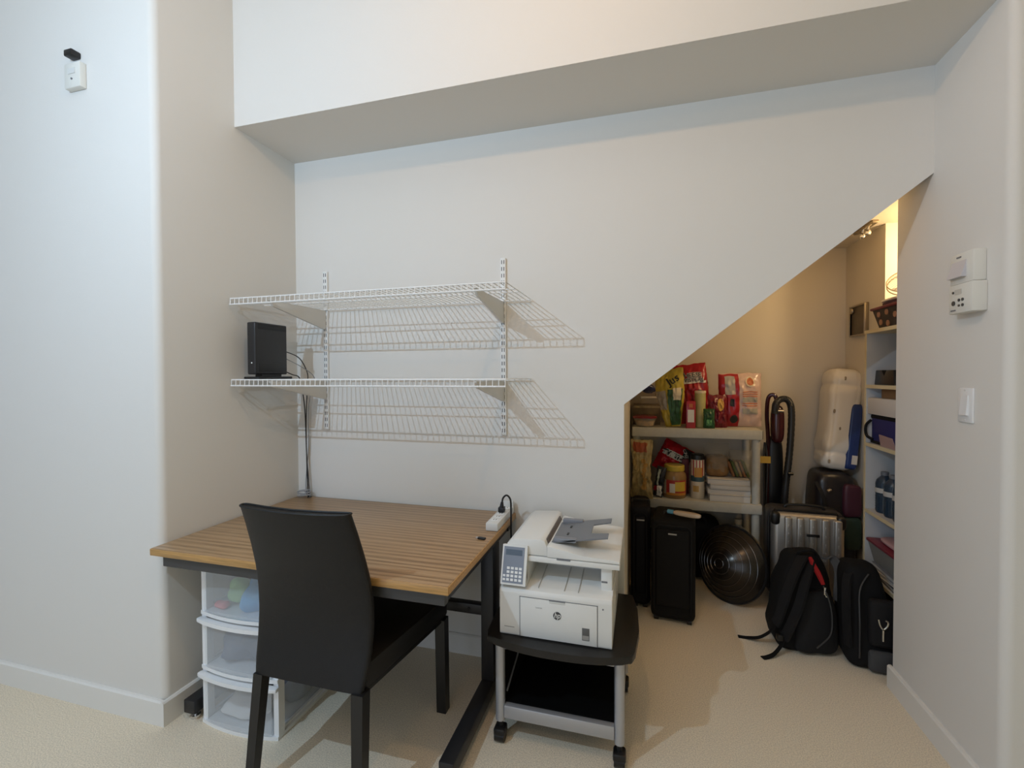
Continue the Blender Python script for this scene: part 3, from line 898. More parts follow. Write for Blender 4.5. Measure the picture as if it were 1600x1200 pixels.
def carton(name, x0, x1, y0, y1, z0, z1, m, label, cat, front=None, group=None, bev=0.0015, rz=0.0):
    tt = thing(name, label, cat, ((x0 + x1) / 2, (y0 + y1) / 2, z0), rz, group)
    hx, hy = (x1 - x0) / 2, (y1 - y0) / 2
    MB().box((-hx, -hy, 0), (hx, hy, z1 - z0), bev).done('carton', m, tt)
    if front:
        for nm, fm, a, b, c, d in front:
            MB().box((-hx + a * 2 * hx, -hy - 0.0012, c * (z1 - z0)), (-hx + b * 2 * hx, -hy + 0.0006, d * (z1 - z0))).done(nm, fm, tt)
    return tt
carton('snack_carton', 2.100, 2.156, 1.062, 1.105, Z1, 1.205, RED, 'small red carton with a white label at the front of the upper grey shelf', 'carton',
       [('white_label', INKW, 0.15, 0.85, 0.22, 0.68), ('gold_print', ORANGE, 0.3, 0.7, 0.76, 0.9)])
t = thing('paper_tube', 'tall pale yellow-green tube behind the small red carton', 'tube', (2.192, 1.135, Z1))
MB().lathe([(0, 0), (0.033, 0), (0.034, 0.004), (0.034, 0.222), (0.032, 0.226), (0, 0.226)], seg=24).done('tube', mat('tube_green', (0.44, 0.40, 0.15), 0.5, var=0.12, vscale=20), t)
MB().lathe([(0, 0.226), (0.035, 0.226), (0.035, 0.238), (0.033, 0.241), (0, 0.241)], seg=24).done('lid', CREAMP, t)
t = thing('snack_pouch', 'small dark green pouch between the tube and the dark red bag', 'pouch', (2.238, 1.075, Z1 + 0.002), math.radians(-4))
B_ = Bag(0.068, 0.125, 0.036, 9, 0.006, 0.05)
B_.body(GRN, t)
B_.patch(0.25, 0.75, 0.15, 0.45, mat('print_lightgreen', (0.10, 0.28, 0.10), 0.5), t)

# left end of the upper shelf
t = thing('food_bowl', 'round clear bowl with a red lid at the left end of the upper grey shelf', 'food container', (1.842, 1.115, Z1))
MB().lathe([(0, 0), (0.055, 0), (0.062, 0.008), (0.074, 0.058), (0.072, 0.058), (0.058, 0.010), (0, 0.006)], seg=28).done('bowl', CLEAR2, t)
MB().lathe([(0, 0.058), (0.079, 0.058), (0.080, 0.066), (0.072, 0.072), (0, 0.073)], seg=28).done('lid', REDD, t)
MB().lathe([(0, 0.007), (0.056, 0.008), (0.064, 0.038), (0.03, 0.046), (0, 0.044)], seg=24).done('food', mat('food_orange', (0.42, 0.22, 0.05), 0.7, var=0.5, vscale=60), t)
BROWNB = mat('box_brown', (0.19, 0.135, 0.075), 0.75, var=0.12, vscale=30)
carton('cardboard_box', 1.765, 1.945, 1.225, 1.40, Z1, 1.165, BROWNB, 'brown cardboard box behind the red-lidded bowl', 'box', [('tape', TAN, 0, 1, 0.86, 0.95)])
t = thing('food_tub', 'clear plastic tub stacked on the brown box', 'food container', (1.880, 1.30, 1.1655))
MB().box((-0.06, -0.05, 0), (0.06, 0.05, 0.045), 0.008).done('tub', CLEAR2, t)
MB().box((-0.065, -0.055, 0.045), (0.065, 0.055, 0.056), 0.004).done('lid', INKW, t)
soft('snack_packet', (1.890, 1.30, 1.258), (0.050, 0.035, 0.034), mat('packet_navy', (0.03, 0.04, 0.12), 0.3, var=0.5, vscale=30), 'dark blue packet on top of the clear tub', 'packet', 0.6, 0.02, 30)

# lower shelf
t = thing('pasta_bag', 'tall tan cellophane bag at the left end of the lower grey shelf', 'food bag', (1.822, 1.024, Z2 + 0.003), group='bags on the lower grey shelf', rot=(0, 0, math.radians(-7)))
B_ = Bag(0.142, 0.385, 0.062, 12, 0.013, 0.35)
B_.body(TAN, t)
B_.patch(0.10, 0.75, 0.80, 0.96, mat('print_rust', (0.30, 0.06, 0.02), 0.5), t, 'red_print')
for k in range(7):
    B_.patch(0.50 + 0.05 * (k % 3), 0.74 + 0.05 * (k % 3), 0.16 + k * 0.075, 0.24 + k * 0.075, mat('pasta', (0.42, 0.22, 0.05), 0.6), t, 'pasta_print', poly=1)
t = thing('chip_bag', 'red snack bag with a black name lying tilted on the lower grey shelf', 'snack bag', (1.985, 1.27, Z2 + 0.125), group='bags on the lower grey shelf', rot=(math.radians(-14), math.radians(28), 0))
B_ = Bag(0.215, 0.225, 0.11, 13, 0.014, 0.0)
B_.body(mat('bag_bright_red', (0.50, 0.010, 0.018), 0.25), t)
B_.patch(0.66, 0.98, 0.45, 0.97, INKB, t, 'black_corner')
B_.text('TWISTS', 0.040, 0.40, 0.58, INKW, t, bold=0.009, off=0.002)
B_.text('TWISTS', 0.040, 0.40, 0.58, INKB, t, bold=0.003, off=0.003)
B_.text('CHEESE', 0.036, 0.80, 0.70, INKW, t, rot=-0.9, off=0.003)
carton('tin_box', 1.955, 2.095, 1.31, 1.40, Z2, Z2 + 0.10, mat('tin_dark', (0.03, 0.03, 0.032), 0.4), 'dark box behind the yellow-lidded jar, under the tilted red bag', 'box')
t = thing('snack_packet', 'slim black and white packet leaning beside the yellow-lidded jar', 'packet', (1.922, 1.085, Z2 + 0.006), rot=(0, math.radians(9), math.radians(-25)))
B_ = Bag(0.062, 0.205, 0.035, 21, 0.006, 0.1)
B_.body(mat('packet_black', (0.02, 0.02, 0.022), 0.3), t)
B_.patch(0.45, 0.95, 0.04, 0.38, INKW, t, 'white_print')
B_.patch(0.30, 0.52, 0.40, 0.92, mat('print_paleg', (0.45, 0.47, 0.36), 0.5), t, 'pale_stripe')
B_.patch(0.05, 0.4, 0.20, 0.36, RED, t, 'red_print')

t = thing('snack_jar', 'big clear jar with a yellow lid and a red and yellow label', 'jar', (2.032, 1.140, Z2))
MB().lathe([(0, 0), (0.070, 0), (0.076, 0.010), (0.077, 0.135), (0.072, 0.158), (0.060, 0.172), (0.058, 0.180), (0, 0.180)], seg=36).done('jar_body', mat('jar_glass', (0.34, 0.20, 0.08), 0.1, alpha=0.85), t)
MB().lathe([(0, 0.178), (0.064, 0.178), (0.065, 0.181), (0.065, 0.210), (0.062, 0.214), (0, 0.214)], seg=36).done('lid', mat('lid_yellow', (0.55, 0.40, 0.05), 0.4), t)
def wrap(a0, a1, z0, z1, r, m, name):
    b = MB()
    b.grid(lambda u, v: Vector((r * math.sin(a0 + (a1 - a0) * u), -r * math.cos(a0 + (a1 - a0) * u), z0 + (z1 - z0) * v)), 14, 3)
    return b.done(name, m, t, 60)
wrap(-0.75, 1.1, 0.028, 0.122, 0.0782, mat('label_red', (0.40, 0.03, 0.02), 0.4), 'red_label')
wrap(0.0, 0.95, 0.050, 0.112, 0.0790, mat('label_yellow', (0.62, 0.42, 0.05), 0.4), 'yellow_patch')
wrap(-0.45, 0.0, 0.040, 0.100, 0.0790, INKW, 'white_patch')
wrap(-1.1, -0.75, 0.028, 0.122, 0.0782, mat('label_beige', (0.42, 0.34, 0.22), 0.5), 'beige_label')
wrap(-0.7, 1.0, 0.024, 0.040, 0.0790, mat('label_orange', (0.55, 0.22, 0.03), 0.4), 'orange_strip')
carton('snack_carton', 2.088, 2.132, 1.225, 1.275, Z2, Z2 + 0.235, mat('carton_maroon', (0.15, 0.012, 0.02), 0.5), 'maroon carton between the jar and the tall can', 'carton')
t = thing('chip_can', 'tall round snack can, red above and cream below, with a black lid', 'can', (2.178, 1.150, Z2))
MB().lathe([(0, 0), (0.042, 0), (0.043, 0.003), (0.043, 0.255), (0.041, 0.258), (0, 0.258)], seg=30).done('can_body', mat('can_cream', (0.58, 0.52, 0.42), 0.35), t)
MB().lathe([(0, 0.256), (0.045, 0.256), (0.045, 0.268), (0.043, 0.285), (0.036, 0.290), (0, 0.290)], seg=30).done('lid', BLACKP, t)
wrap(-PI, PI, 0.150, 0.254, 0.0436, mat('can_red', (0.36, 0.02, 0.03), 0.35), 'red_band')
wrap(-1.3, 1.3, 0.112, 0.150, 0.0438, mat('can_teal', (0.03, 0.07, 0.09), 0.35), 'teal_band')
wrap(-0.55, 0.60, 0.142, 0.205, 0.0442, mat('can_gold', (0.50, 0.24, 0.05), 0.4), 'gold_picture')
wrap(-0.75, 0.1, 0.045, 0.085, 0.0440, mat('can_gold2', (0.46, 0.28, 0.08), 0.4), 'snack_picture')
t = thing('bread_bag', 'clear bag of brown bread on the stack of white boxes', 'bread bag', (2.300, 1.20, 0.703), math.radians(5), 'bread bags on the lower grey shelf')
MB().superell((0, 0, 0.07), (0.070, 0.062, 0.07), 0.45, 0.45, 28, 16).done('bread', mat('bread', (0.20, 0.105, 0.035), 0.8, var=0.3, vscale=18), t, 60)
B_ = Bag(0.165, 0.215, 0.15, 31, 0.010, 0.2)
B_.body(CLEAR2, t, 'clear_wrap')
t = thing('bread_bag', 'clear bag of sliced snacks right of the bread', 'bread bag', (2.452, 1.20, 0.703), math.radians(0), 'bread bags on the lower grey shelf')
SL = [mat('slice_a', (0.22, 0.09, 0.03), 0.8), mat('slice_b', (0.10, 0.12, 0.03), 0.8), mat('slice_c', (0.30, 0.19, 0.07), 0.8)]
for k in range(5):
    o = MB().box((-0.008, -0.05, 0.0), (0.008, 0.05, 0.105), 0.006).done('slice', SL[k % 3], t)
    o.location = (-0.05 + k * 0.022, 0, 0.006)
    o.rotation_euler = (0, math.radians(-20), 0)
B_ = Bag(0.145, 0.175, 0.12, 33, 0.006, 0.1)
B_.body(CLEAR2, t, 'clear_wrap')
WBOX = mat('white_card', (0.60, 0.57, 0.53), 0.6)
zz = Z2
for k, (x0, x1, y0, h, lab) in enumerate(((2.245, 2.482, 1.075, 0.046, 'bottom'), (2.235, 2.486, 1.085, 0.030, 'second'), (2.250, 2.484, 1.080, 0.030, 'third'), (2.235, 2.484, 1.09, 0.034, 'top'))):
    tt = carton('white_box', x0, x1, y0, 1.30, zz, zz + h, WBOX, 'flat white card box, %s of the stack on the lower grey shelf' % (lab if lab in ('bottom', 'top') else lab + ' from the bottom'), 'box',
                [('lid_shadow_band', mat('card_shadow', (0.30, 0.28, 0.27), 0.7), 0.0, 1.0, 0.86, 0.93)], 'stack of white boxes')  # darker card band painted on as the shadow line below the lid
    zz += h + 0.0005

# ------------------------------------------------------------------ luggage
def soft_case(name, label, loc, dims, rz, m, rot=None):
    tt = thing(name, label, 'suitcase', loc, rz, 'black soft suitcases in the closet', rot)
    w, d, h = dims
    MB().box((-w / 2, 0, 0.014), (w / 2, d, h), 0.035, 4).done('case_body', m, tt)
    MB().box((-w / 2 + 0.03, -0.016, 0.10), (w / 2 - 0.03, 0.006, h - 0.05), 0.014, 3).done('front_pocket', m, tt)
    fr = [(-w / 2 + 0.022, -0.004, 0.07), (-w / 2 + 0.022, -0.004, h - 0.05), (-w / 2 + 0.045, -0.004, h - 0.03), (w / 2 - 0.045, -0.004, h - 0.03), (w / 2 - 0.022, -0.004, h - 0.05), (w / 2 - 0.022, -0.004, 0.07)]
    MB().tube(fr, 0.0045, 6).done('piping', BAGBLACK2, tt)
    MB().box((-0.022, -0.0175, h - 0.075), (0.022, -0.0155, h - 0.067)).done('badge', mat('badge_metal', (0.35, 0.33, 0.30), 0.35, metal=0.7), tt)
    for x in (-w / 2 + 0.03, w / 2 - 0.03):
        for y in (0.03, d - 0.04):
            MB().cyl((x - 0.012, y, 0.018), (x + 0.012, y, 0.018), 0.018, 16).done('wheel', BLACKP, tt)
    MB().ribbon(smooth_path([(-0.05, d * 0.4, h - 0.004), (-0.045, d * 0.4, h + 0.014), (0.045, d * 0.4, h + 0.014), (0.05, d * 0.4, h - 0.004)], 4), 0.022, 0.006, (0, 1, 0)).done('handle', BLACKP, tt)
    return tt
soft_case('suitcase', 'upright black soft suitcase standing in front of the grey shelf', (1.985, 0.545, 0.0), (0.235, 0.30, 0.575), math.radians(-6), BAGBLACK)
t = soft_case('suitcase', 'narrow dark navy suitcase pushed against the closet left side', (1.815, 0.675, 0.0), (0.115, 0.30, 0.60), 0, mat('nylon_navy', (0.006, 0.006, 0.010), 0.75, spec=0.25, bump=0.3, bscale=600))
MB().cyl((0.059, 0.05, 0.34), (0.059, 0.05, 0.47), 0.003, 6).done('zip_pull', CHROME, t)
t = thing('toothpaste_tube', 'pale tube with a blue cap lying on the black suitcase', 'tube', (2.02, 0.60, 0.5895), math.radians(-20))
MB().superell((0.045, 0, 0.014), (0.075, 0.020, 0.013), 0.6, 0.6, 20, 12).done('tube', mat('tube_cream', (0.48, 0.38, 0.28), 0.5), t)
MB().cyl((-0.060, 0, 0.014), (-0.028, 0, 0.014), 0.012, 12).done('cap', mat('cap_blue', (0.10, 0.30, 0.45), 0.4), t)

# wok-like round pan leaning under the shelf
t = thing('wok', 'big round black metal pan with raised rings leaning on its rim', 'pan', (2.340, 0.925, 0.224))
ax = Vector((-0.66, -0.72, 0.22)).normalized()
M = ax.to_track_quat('Z', 'Y').to_matrix().to_4x4()
pr = []
Rw = 0.220
for k in range(46):
    r = Rw * (1 - k / 45)
    z = 0.115 * (1 - (r / Rw) ** 1.7)
    pr.append((r if k < 45 else 0, z))
MB().lathe(pr + [], M, 56).done('pan_body', mat('pan_black', (0.035, 0.028, 0.021), 0.22, metal=0.6), t, 75)
MB().lathe([(Rw - 0.004, -0.010), (Rw + 0.006, -0.010), (Rw + 0.010, -0.004), (Rw + 0.006, 0.003), (Rw - 0.004, 0.003)], M, 56).done('rim', mat('rim_black', (0.012, 0.012, 0.012), 0.3), t)
for k, rr in enumerate((0.028, 0.060, 0.092, 0.125, 0.158, 0.188)):
    z = 0.115 * (1 - (rr / Rw) ** 1.7)
    MB().tube([M @ Vector((rr * math.cos(2 * PI * q / 56), rr * math.sin(2 * PI * q / 56), z + 0.002)) for q in range(56)], 0.0030, 6, closed=True).done('ring', mat('ring_metal', (0.10, 0.09, 0.08), 0.22, metal=0.8), t)
t = thing('jug', 'translucent plastic jug with a cream cap behind the pan', 'jug', (2.440, 1.22, 0.0))
MB().lathe([(0, 0), (0.066, 0), (0.070, 0.008), (0.070, 0.27), (0.056, 0.335), (0.022, 0.368), (0.020, 0.386), (0, 0.386)], seg=28).done('jug_body', mat('jug_plastic', (0.34, 0.36, 0.35), 0.4), t)
MB().lathe([(0, 0.384), (0.023, 0.384), (0.023, 0.412), (0.021, 0.415), (0, 0.415)], seg=20).done('cap', CREAMP, t)

t = thing('dark_filler', 'dark shape added far back under the grey shelf for the dark boxes there', 'dark filler', (2.13, 1.27, 0))  # dark shape added to fill the black space under the shelf
MB().superell((0, 0, 0.205), (0.215, 0.125, 0.20), 0.4, 0.45, 36, 20, lambda p: p + Vector((0, 0, 0.012 * noise.noise(p * 11)))).done('bag_body', BAGBLACK, t, 60)
MB().tube(smooth_path([(-0.10, -0.10, 0.36), (-0.08, -0.11, 0.43), (0.08, -0.11, 0.43), (0.10, -0.10, 0.36)], 6), 0.009, 8).done('handle', BAGBLACK2, t)

# silver hard suitcase
SX, SY = 2.548, 0.895
t = thing('hard_suitcase', 'silver ribbed hard-shell suitcase with black corner guards', 'suitcase', (SX, SY, 0.0), math.radians(-3))
Wd, Dp, Hh = 0.395, 0.215, 0.575
SILV = mat('suitcase_silver', (0.42, 0.40, 0.37), 0.38, metal=0.75)
MB().box((0, 0.055, 0.045), (Wd, Dp, Hh), 0.04, 4).done('rear_shell', mat('suitcase_dark', (0.035, 0.033, 0.033), 0.35), t)
MB().box((0.012, 0.0, 0.055), (Wd - 0.012, 0.07, Hh - 0.012), 0.04, 4).done('front_shell', SILV, t)
for k in range(5):
    x = 0.075 + k * 0.062
    MB().box((x, -0.017, 0.075), (x + 0.040, 0.02, Hh - 0.028), 0.010, 3).done('rib', SILV, t)
    m = MB()
    for q in range(9):
        z = 0.10 + q * 0.048
        m.box((x + 0.0175, -0.0195, z), (x + 0.0225, -0.0165, z + 0.022), 0.001)
    m.done('rivet_row', mat('rivet', (0.62, 0.60, 0.56), 0.3, metal=0.8), t)
for sx in (0, 1):
    x = 0.008 if sx == 0 else Wd - 0.058
    MB().box((x, -0.008, Hh - 0.085), (x + 0.05, 0.05, Hh - 0.008), 0.02, 3).done('corner_guard', BLACKP, t)
    MB().box((x, -0.008, 0.045), (x + 0.05, 0.05, 0.115), 0.02, 3).done('corner_guard', BLACKP, t)
    for y in (0.035, Dp - 0.035):
        MB().cyl((0.05 + sx * (Wd - 0.1) - 0.012, y, 0.024), (0.05 + sx * (Wd - 0.1) + 0.012, y, 0.024), 0.024, 16).box((0.036 + sx * (Wd - 0.1), y - 0.014, 0.03), (0.064 + sx * (Wd - 0.1), y + 0.014, 0.052), 0.003).done('wheel', BLACKP, t)
MB().box((0.185, -0.0205, 0.445), (0.250, -0.015, 0.460), 0.002).done('name_plate', BLACKP, t)
MB().tube(smooth_path([(0.10, 0.10, Hh - 0.004), (0.11, 0.10, Hh + 0.016), (0.20, 0.10, Hh + 0.022), (0.29, 0.10, Hh + 0.016), (0.30, 0.10, Hh - 0.004)], 5), 0.008, 8).done('handle', BLACKP, t)
t2 = [(0.008, 0.062, 0.09), (0.008, 0.062, Hh - 0.05), (0.04, 0.062, Hh - 0.006), (Wd - 0.04, 0.062, Hh - 0.006), (Wd - 0.008, 0.062, Hh - 0.05), (Wd - 0.008, 0.062, 0.09)]
MB().tube(t2, 0.006, 8).done('zipper_track', BLACKP, t)

# vacuum
t = thing('vacuum_cleaner', 'upright black and maroon vacuum with a looped hose behind the silver suitcase', 'vacuum cleaner', (2.69, 1.29, 0))
MAR = mat('vacuum_maroon', (0.05, 0.010, 0.013), 0.2)
MB().box((-0.13, -0.10, 0.0), (0.13, 0.13, 0.10), 0.03, 3).done('floor_head', BLACKP, t)
MB().superell((-0.01, 0.06, 0.52), (0.055, 0.05, 0.44), 0.4, 0.7, 24, 16).done('body', BLACKP, t, 60)
MB().superell((-0.005, -0.005, 1.045), (0.040, 0.040, 0.125), 0.6, 0.8, 24, 14).done('dust_cup', MAR, t, 60)
MB().cyl((-0.02, -0.045, 1.135), (0.02, -0.045, 1.135), 0.010, 12).done('latch', CHROME, t)
MB().tube(smooth_path([(-0.045, 0.03, 0.35), (-0.05, 0.03, 0.9), (-0.062, 0.02, 1.10), (-0.055, 0.01, 1.22), (-0.02, 0.0, 1.235), (0.0, 0.0, 1.16)], 6), 0.013, 10).done('handle', MAR, t)
hp = smooth_path([(-0.03, -0.04, 1.12), (-0.025, -0.05, 1.185), (0.01, -0.05, 1.215), (0.05, -0.045, 1.20), (0.068, -0.04, 1.12), (0.062, -0.035, 0.9), (0.045, -0.03, 0.70), (0.035, -0.03, 0.56), (0.03, -0.02, 0.30)], 14)
rr = [0.0195 + 0.0018 * (i % 2) for i in range(len(hp))]
MB().tube(hp, rr, 12).done('hose', mat('hose_black', (0.02, 0.02, 0.021), 0.4), t)
MB().tube(smooth_path([(-0.075, 0.02, 0.92), (-0.085, 0.0, 0.80), (-0.08, 0.0, 0.55), (-0.07, 0.02, 0.40)], 6), 0.005, 6).tube(smooth_path([(-0.068, 0.02, 0.92), (-0.062, -0.005, 0.78), (-0.068, 0, 0.5), (-0.06, 0.02, 0.40)], 6), 0.005, 6).done('power_cord', CABLE, t)
MB().box((-0.135, -0.012, 0.785), (-0.045, -0.008, 0.830)).done('tag', mat('tag_yellow', (0.55, 0.36, 0.06), 0.6), t)
MB().cyl((0.045, -0.055, 0.73), (0.075, -0.05, 0.73), 0.011, 10).done('clip', BLACKP, t)

# dark travel bag with the toilet-paper pack on top
def bagfn(seed, amp, taper=0.0, h=1.0):
    def fn(p):
        n = noise.noise(Vector((p.x * 9 + seed, p.y * 9, p.z * 9)))
        n2 = noise.noise(Vector((p.x * 22 + seed, p.y * 22, p.z * 22)))
        q = p * (1 + 0.0)
        s_ = 1 - taper * (p.z / h * 0.5 + 0.5)
        q.x *= s_
        q.y *= s_
        d = Vector((p.x, p.y, p.z)).normalized()
        return q + d * (n * amp + n2 * amp * 0.5)
    return fn
t = thing('travel_bag', 'tall black shiny travel bag under the toilet paper pack', 'travel bag', (2.985, 1.275, 0))
MB().superell((0, 0, 0.385), (0.118, 0.135, 0.375), 0.28, 0.4, 40, 24, bagfn(2, 0.008, 0.06, 0.4)).done('bag_body', mat('bag_gloss', (0.016, 0.014, 0.016), 0.32, bump=0.3, bscale=60), t, 60)
MB().superell((0.075, -0.125, 0.60), (0.05, 0.03, 0.10), 0.4, 0.5, 24, 14, bagfn(6, 0.006)).done('maroon_pocket', mat('pocket_maroon', (0.06, 0.012, 0.025), 0.5), t, 60)
MB().superell((0.075, -0.125, 0.40), (0.05, 0.03, 0.10), 0.4, 0.5, 24, 14, bagfn(8, 0.006)).done('green_pocket', mat('pocket_green', (0.022, 0.045, 0.028), 0.5), t, 60)
MB().ribbon(smooth_path([(-0.11, -0.10, 0.70), (-0.08, -0.145, 0.60), (-0.06, -0.145, 0.40), (-0.06, -0.14, 0.2)], 5), 0.022, 0.004, (1, 0, 0)).done('strap', BAGBLACK2, t)
MB().cyl((-0.065, -0.155, 0.655), (-0.045, -0.150, 0.665), 0.010, 10).done('buckle', mat('buckle', (0.30, 0.27, 0.24), 0.3, metal=0.8), t)
t = thing('toilet_paper_pack', 'white plastic-wrapped toilet paper pack standing on the travel bag', 'toilet paper', (3.000, 1.285, 0.765), rot=(math.radians(-3), math.radians(6), 0))
def tpf(p):
    # rolls pressing through the film
    q = p.copy()
    row = abs(math.sin((p.z + 0.32) / 0.107 * PI))
    colm = abs(math.sin((p.x + 0.105) / 0.0525 * PI / 1.0))
    k = 0.011 * (row ** 0.5 - 0.6) + 0.006 * (colm ** 0.5 - 0.6)
    n = noise.noise(Vector((p.x * 16, p.y * 16, p.z * 16))) + 0.7 * noise.noise(Vector((p.x * 38, p.y * 38, p.z * 30)))
    q += Vector((p.x, p.y, 0)).normalized() * (k + n * 0.006) if (p.x or p.y) else Vector()
    return q
MB().superell((0, 0, 0.325), (0.086, 0.105, 0.320), 0.30, 0.40, 90, 90, tpf).done('wrapped_rolls', mat('tp_white', (0.76, 0.71, 0.63), 0.33), t, 70)
for i in range(3):
    for j in range(6):
        if (i + j) % 3 == 0:
            o = MB().superell((0, 0, 0), (0.007, 0.003, 0.013), 0.8, 0.8, 10, 6).done('roll_core', mat('core_brown', (0.30, 0.24, 0.17), 0.7), t)
            o.location = (-0.058 + i * 0.040, -0.1060, 0.055 + j * 0.105)
bl = MB()
bl.superell((0.062, -0.022, 0.225), (0.034, 0.094, 0.205), 0.2, 0.3, 32, 16)
bl.done('blue_print', mat('tp_blue', (0.02, 0.045, 0.17), 0.3), t, 60)
MB().box((0.058, -0.1180, 0.055), (0.088, -0.1155, 0.11)).done('white_label', INKW, t)

# ------------------------------------------------------------------ backpacks
t = thing('backpack', 'black backpack slumped on the carpet with a red zip edge, before the silver suitcase', 'backpack', (2.615, 0.53, 0.0), math.radians(8), 'black backpacks on the closet floor', None)
t.scale = (0.93, 0.92, 0.90)
def bp1(p):
    n = noise.noise(Vector((p.x * 8 + 3, p.y * 8, p.z * 8)))
    n2 = noise.noise(Vector((p.x * 19 + 3, p.y * 19, p.z * 19)))
    zt_ = (p.z + 0.25) / 0.5
    q = Vector((p.x * (1.10 - 0.42 * zt_ ** 1.6), p.y * (1.12 - 0.5 * zt_), p.z))
    q.x += 0.055 * zt_ - 0.02
    q.y += 0.10 * zt_
    d = Vector((p.x, p.y, p.z * 0.3)).normalized()
    return q + d * (0.016 * n + 0.008 * n2)
MB().superell((0, 0, 0.252), (0.150, 0.115, 0.248), 0.42, 0.55, 48, 30, bp1).done('bag_body', BAGBLACK, t, 60)
def bp2(p):
    n = noise.noise(Vector((p.x * 10 + 9, p.y * 10, p.z * 10)))
    zt_ = (p.z + 0.16) / 0.32
    q = Vector((p.x * (1.05 - 0.35 * zt_), p.y, p.z))
    q.x += 0.03 * zt_
    q.y += 0.075 * zt_
    return q + Vector((p.x, p.y, 0)).normalized() * 0.012 * n if (p.x or p.y) else q
MB().superell((0.015, -0.105, 0.170), (0.115, 0.045, 0.155), 0.45, 0.6, 36, 22, bp2).done('front_pocket', BAGBLACK2, t, 60)
# shoulder straps curving down the left side
MB().ribbon(smooth_path([(0.005, 0.015, 0.492), (-0.060, -0.045, 0.43), (-0.118, -0.085, 0.33), (-0.165, -0.105, 0.20), (-0.178, -0.09, 0.15)], 7), [0.055] * 18 + [0.05] * 11, 0.014, (0.35, -0.9, 0.1)).done('shoulder_strap', BAGBLACK2, t, 60)
MB().ribbon(smooth_path([(0.035, -0.005, 0.470), (-0.030, -0.085, 0.38), (-0.085, -0.135, 0.27), (-0.135, -0.145, 0.15), (-0.150, -0.13, 0.095)], 7), 0.05, 0.014, (0.35, -0.9, 0.1)).done('shoulder_strap', BAGBLACK2, t, 60)
MB().ribbon(smooth_path([(-0.172, -0.09, 0.155), (-0.195, -0.075, 0.10), (-0.235, -0.03, 0.035), (-0.285, 0.01, 0.006), (-0.33, 0.02, 0.004)], 6), 0.028, 0.003, (0.25, 1, 0)).done('webbing', BAGBLACK, t, 60)
MB().ribbon(smooth_path([(-0.148, -0.13, 0.10), (-0.165, -0.135, 0.06), (-0.205, -0.15, 0.018), (-0.245, -0.165, 0.005), (-0.275, -0.175, 0.004)], 6), 0.030, 0.003, (0.1, 1, 0)).done('webbing', BAGBLACK, t, 60)
MB().box((-0.19, -0.15, 0.085), (-0.162, -0.12, 0.118), 0.006).done('buckle', BLACKP, t)
MB().ribbon(smooth_path([(0.030, -0.005, 0.497), (0.038, -0.032, 0.46), (0.052, -0.056, 0.42), (0.064, -0.076, 0.375)], 6), [0.012 + 0.012 * math.sin(PI * min(1, i / 18)) for i in range(19)], 0.012, (1, 0.3, 0)).done('red_zip_edge', REDPIPE, t, 60)
MB().box((0.060, -0.093, 0.325), (0.074, -0.083, 0.365), 0.003).tube([(0.066, -0.09, 0.33), (0.070, -0.095, 0.315), (0.076, -0.094, 0.322)], 0.003, 6).done('zip_pull', CHROME, t)
MB().tube(smooth_path([(0.062, -0.082, 0.37), (0.078, -0.108, 0.30), (0.082, -0.128, 0.22), (0.060, -0.155, 0.14), (-0.01, -0.170, 0.075)], 6), 0.004, 6).done('zipper', mat('zip_dark', (0.03, 0.03, 0.03), 0.5), t)
MB().ribbon(smooth_path([(0.105, 0.03, 0.49), (0.155, 0.01, 0.487), (0.172, -0.02, 0.43), (0.160, -0.035, 0.35), (0.150, -0.03, 0.27)], 7), [0.030 + 0.016 * math.sin(PI * i / 28) for i in range(29)], 0.012, (0.8, -0.6, 0.0)).done('side_strap', STRAPGREY, t, 60)
MB().tube(smooth_path([(-0.01, 0.05, 0.485), (0.0, 0.03, 0.515), (0.06, 0.03, 0.520), (0.09, 0.05, 0.485)], 6), 0.009, 8).done('top_handle', BAGBLACK, t)

t = thing('backpack', 'black and charcoal backpack with a metal hook, by the end of the right wall', 'backpack', (2.856, 0.455, 0.0), math.radians(-4), 'black backpacks on the closet floor')
def bp3(p):
    n = noise.noise(Vector((p.x * 9 + 23, p.y * 9, p.z * 9)))
    zt_ = (p.z + 0.225) / 0.45
    q = Vector((p.x * (1.04 - 0.30 * max(0, zt_ - 0.5) * 2), p.y * (1.08 - 0.32 * zt_), p.z))
    q.x += -0.015 * zt_
    q.y += 0.06 * zt_
    d = Vector((p.x, p.y, p.z * 0.3)).normalized()
    return q + d * 0.009 * n
MB().superell((0, 0, 0.228), (0.098, 0.105, 0.225), 0.30, 0.42, 44, 28, bp3).done('bag_body', BAGBLACK, t, 60)
MB().box((-0.020, -0.122, 0.006), (0.085, -0.08, 0.105), 0.02, 3).done('base_panel', STRAPGREY, t)
MB().box((-0.020, -0.122, 0.125), (0.085, -0.07, 0.34), 0.02, 3).done('front_pocket', BAGBLACK2, t)
MB().tube(smooth_path([(-0.055, -0.108, 0.06), (-0.055, -0.106, 0.22), (-0.045, -0.07, 0.36), (0.0, -0.035, 0.43)], 6), 0.004, 6).done('zipper', mat('zip_dark', (0.03, 0.03, 0.03), 0.5), t)
MB().cyl((0.028, -0.127, 0.165), (0.028, -0.127, 0.215), 0.0045, 8).tube(smooth_path([(0.010, -0.127, 0.262), (0.016, -0.128, 0.235), (0.028, -0.128, 0.220), (0.042, -0.128, 0.235), (0.046, -0.128, 0.253), (0.036, -0.128, 0.262)], 5), 0.004, 8).done('metal_hook', mat('hook_metal', (0.70, 0.68, 0.60), 0.25, metal=0.8), t)
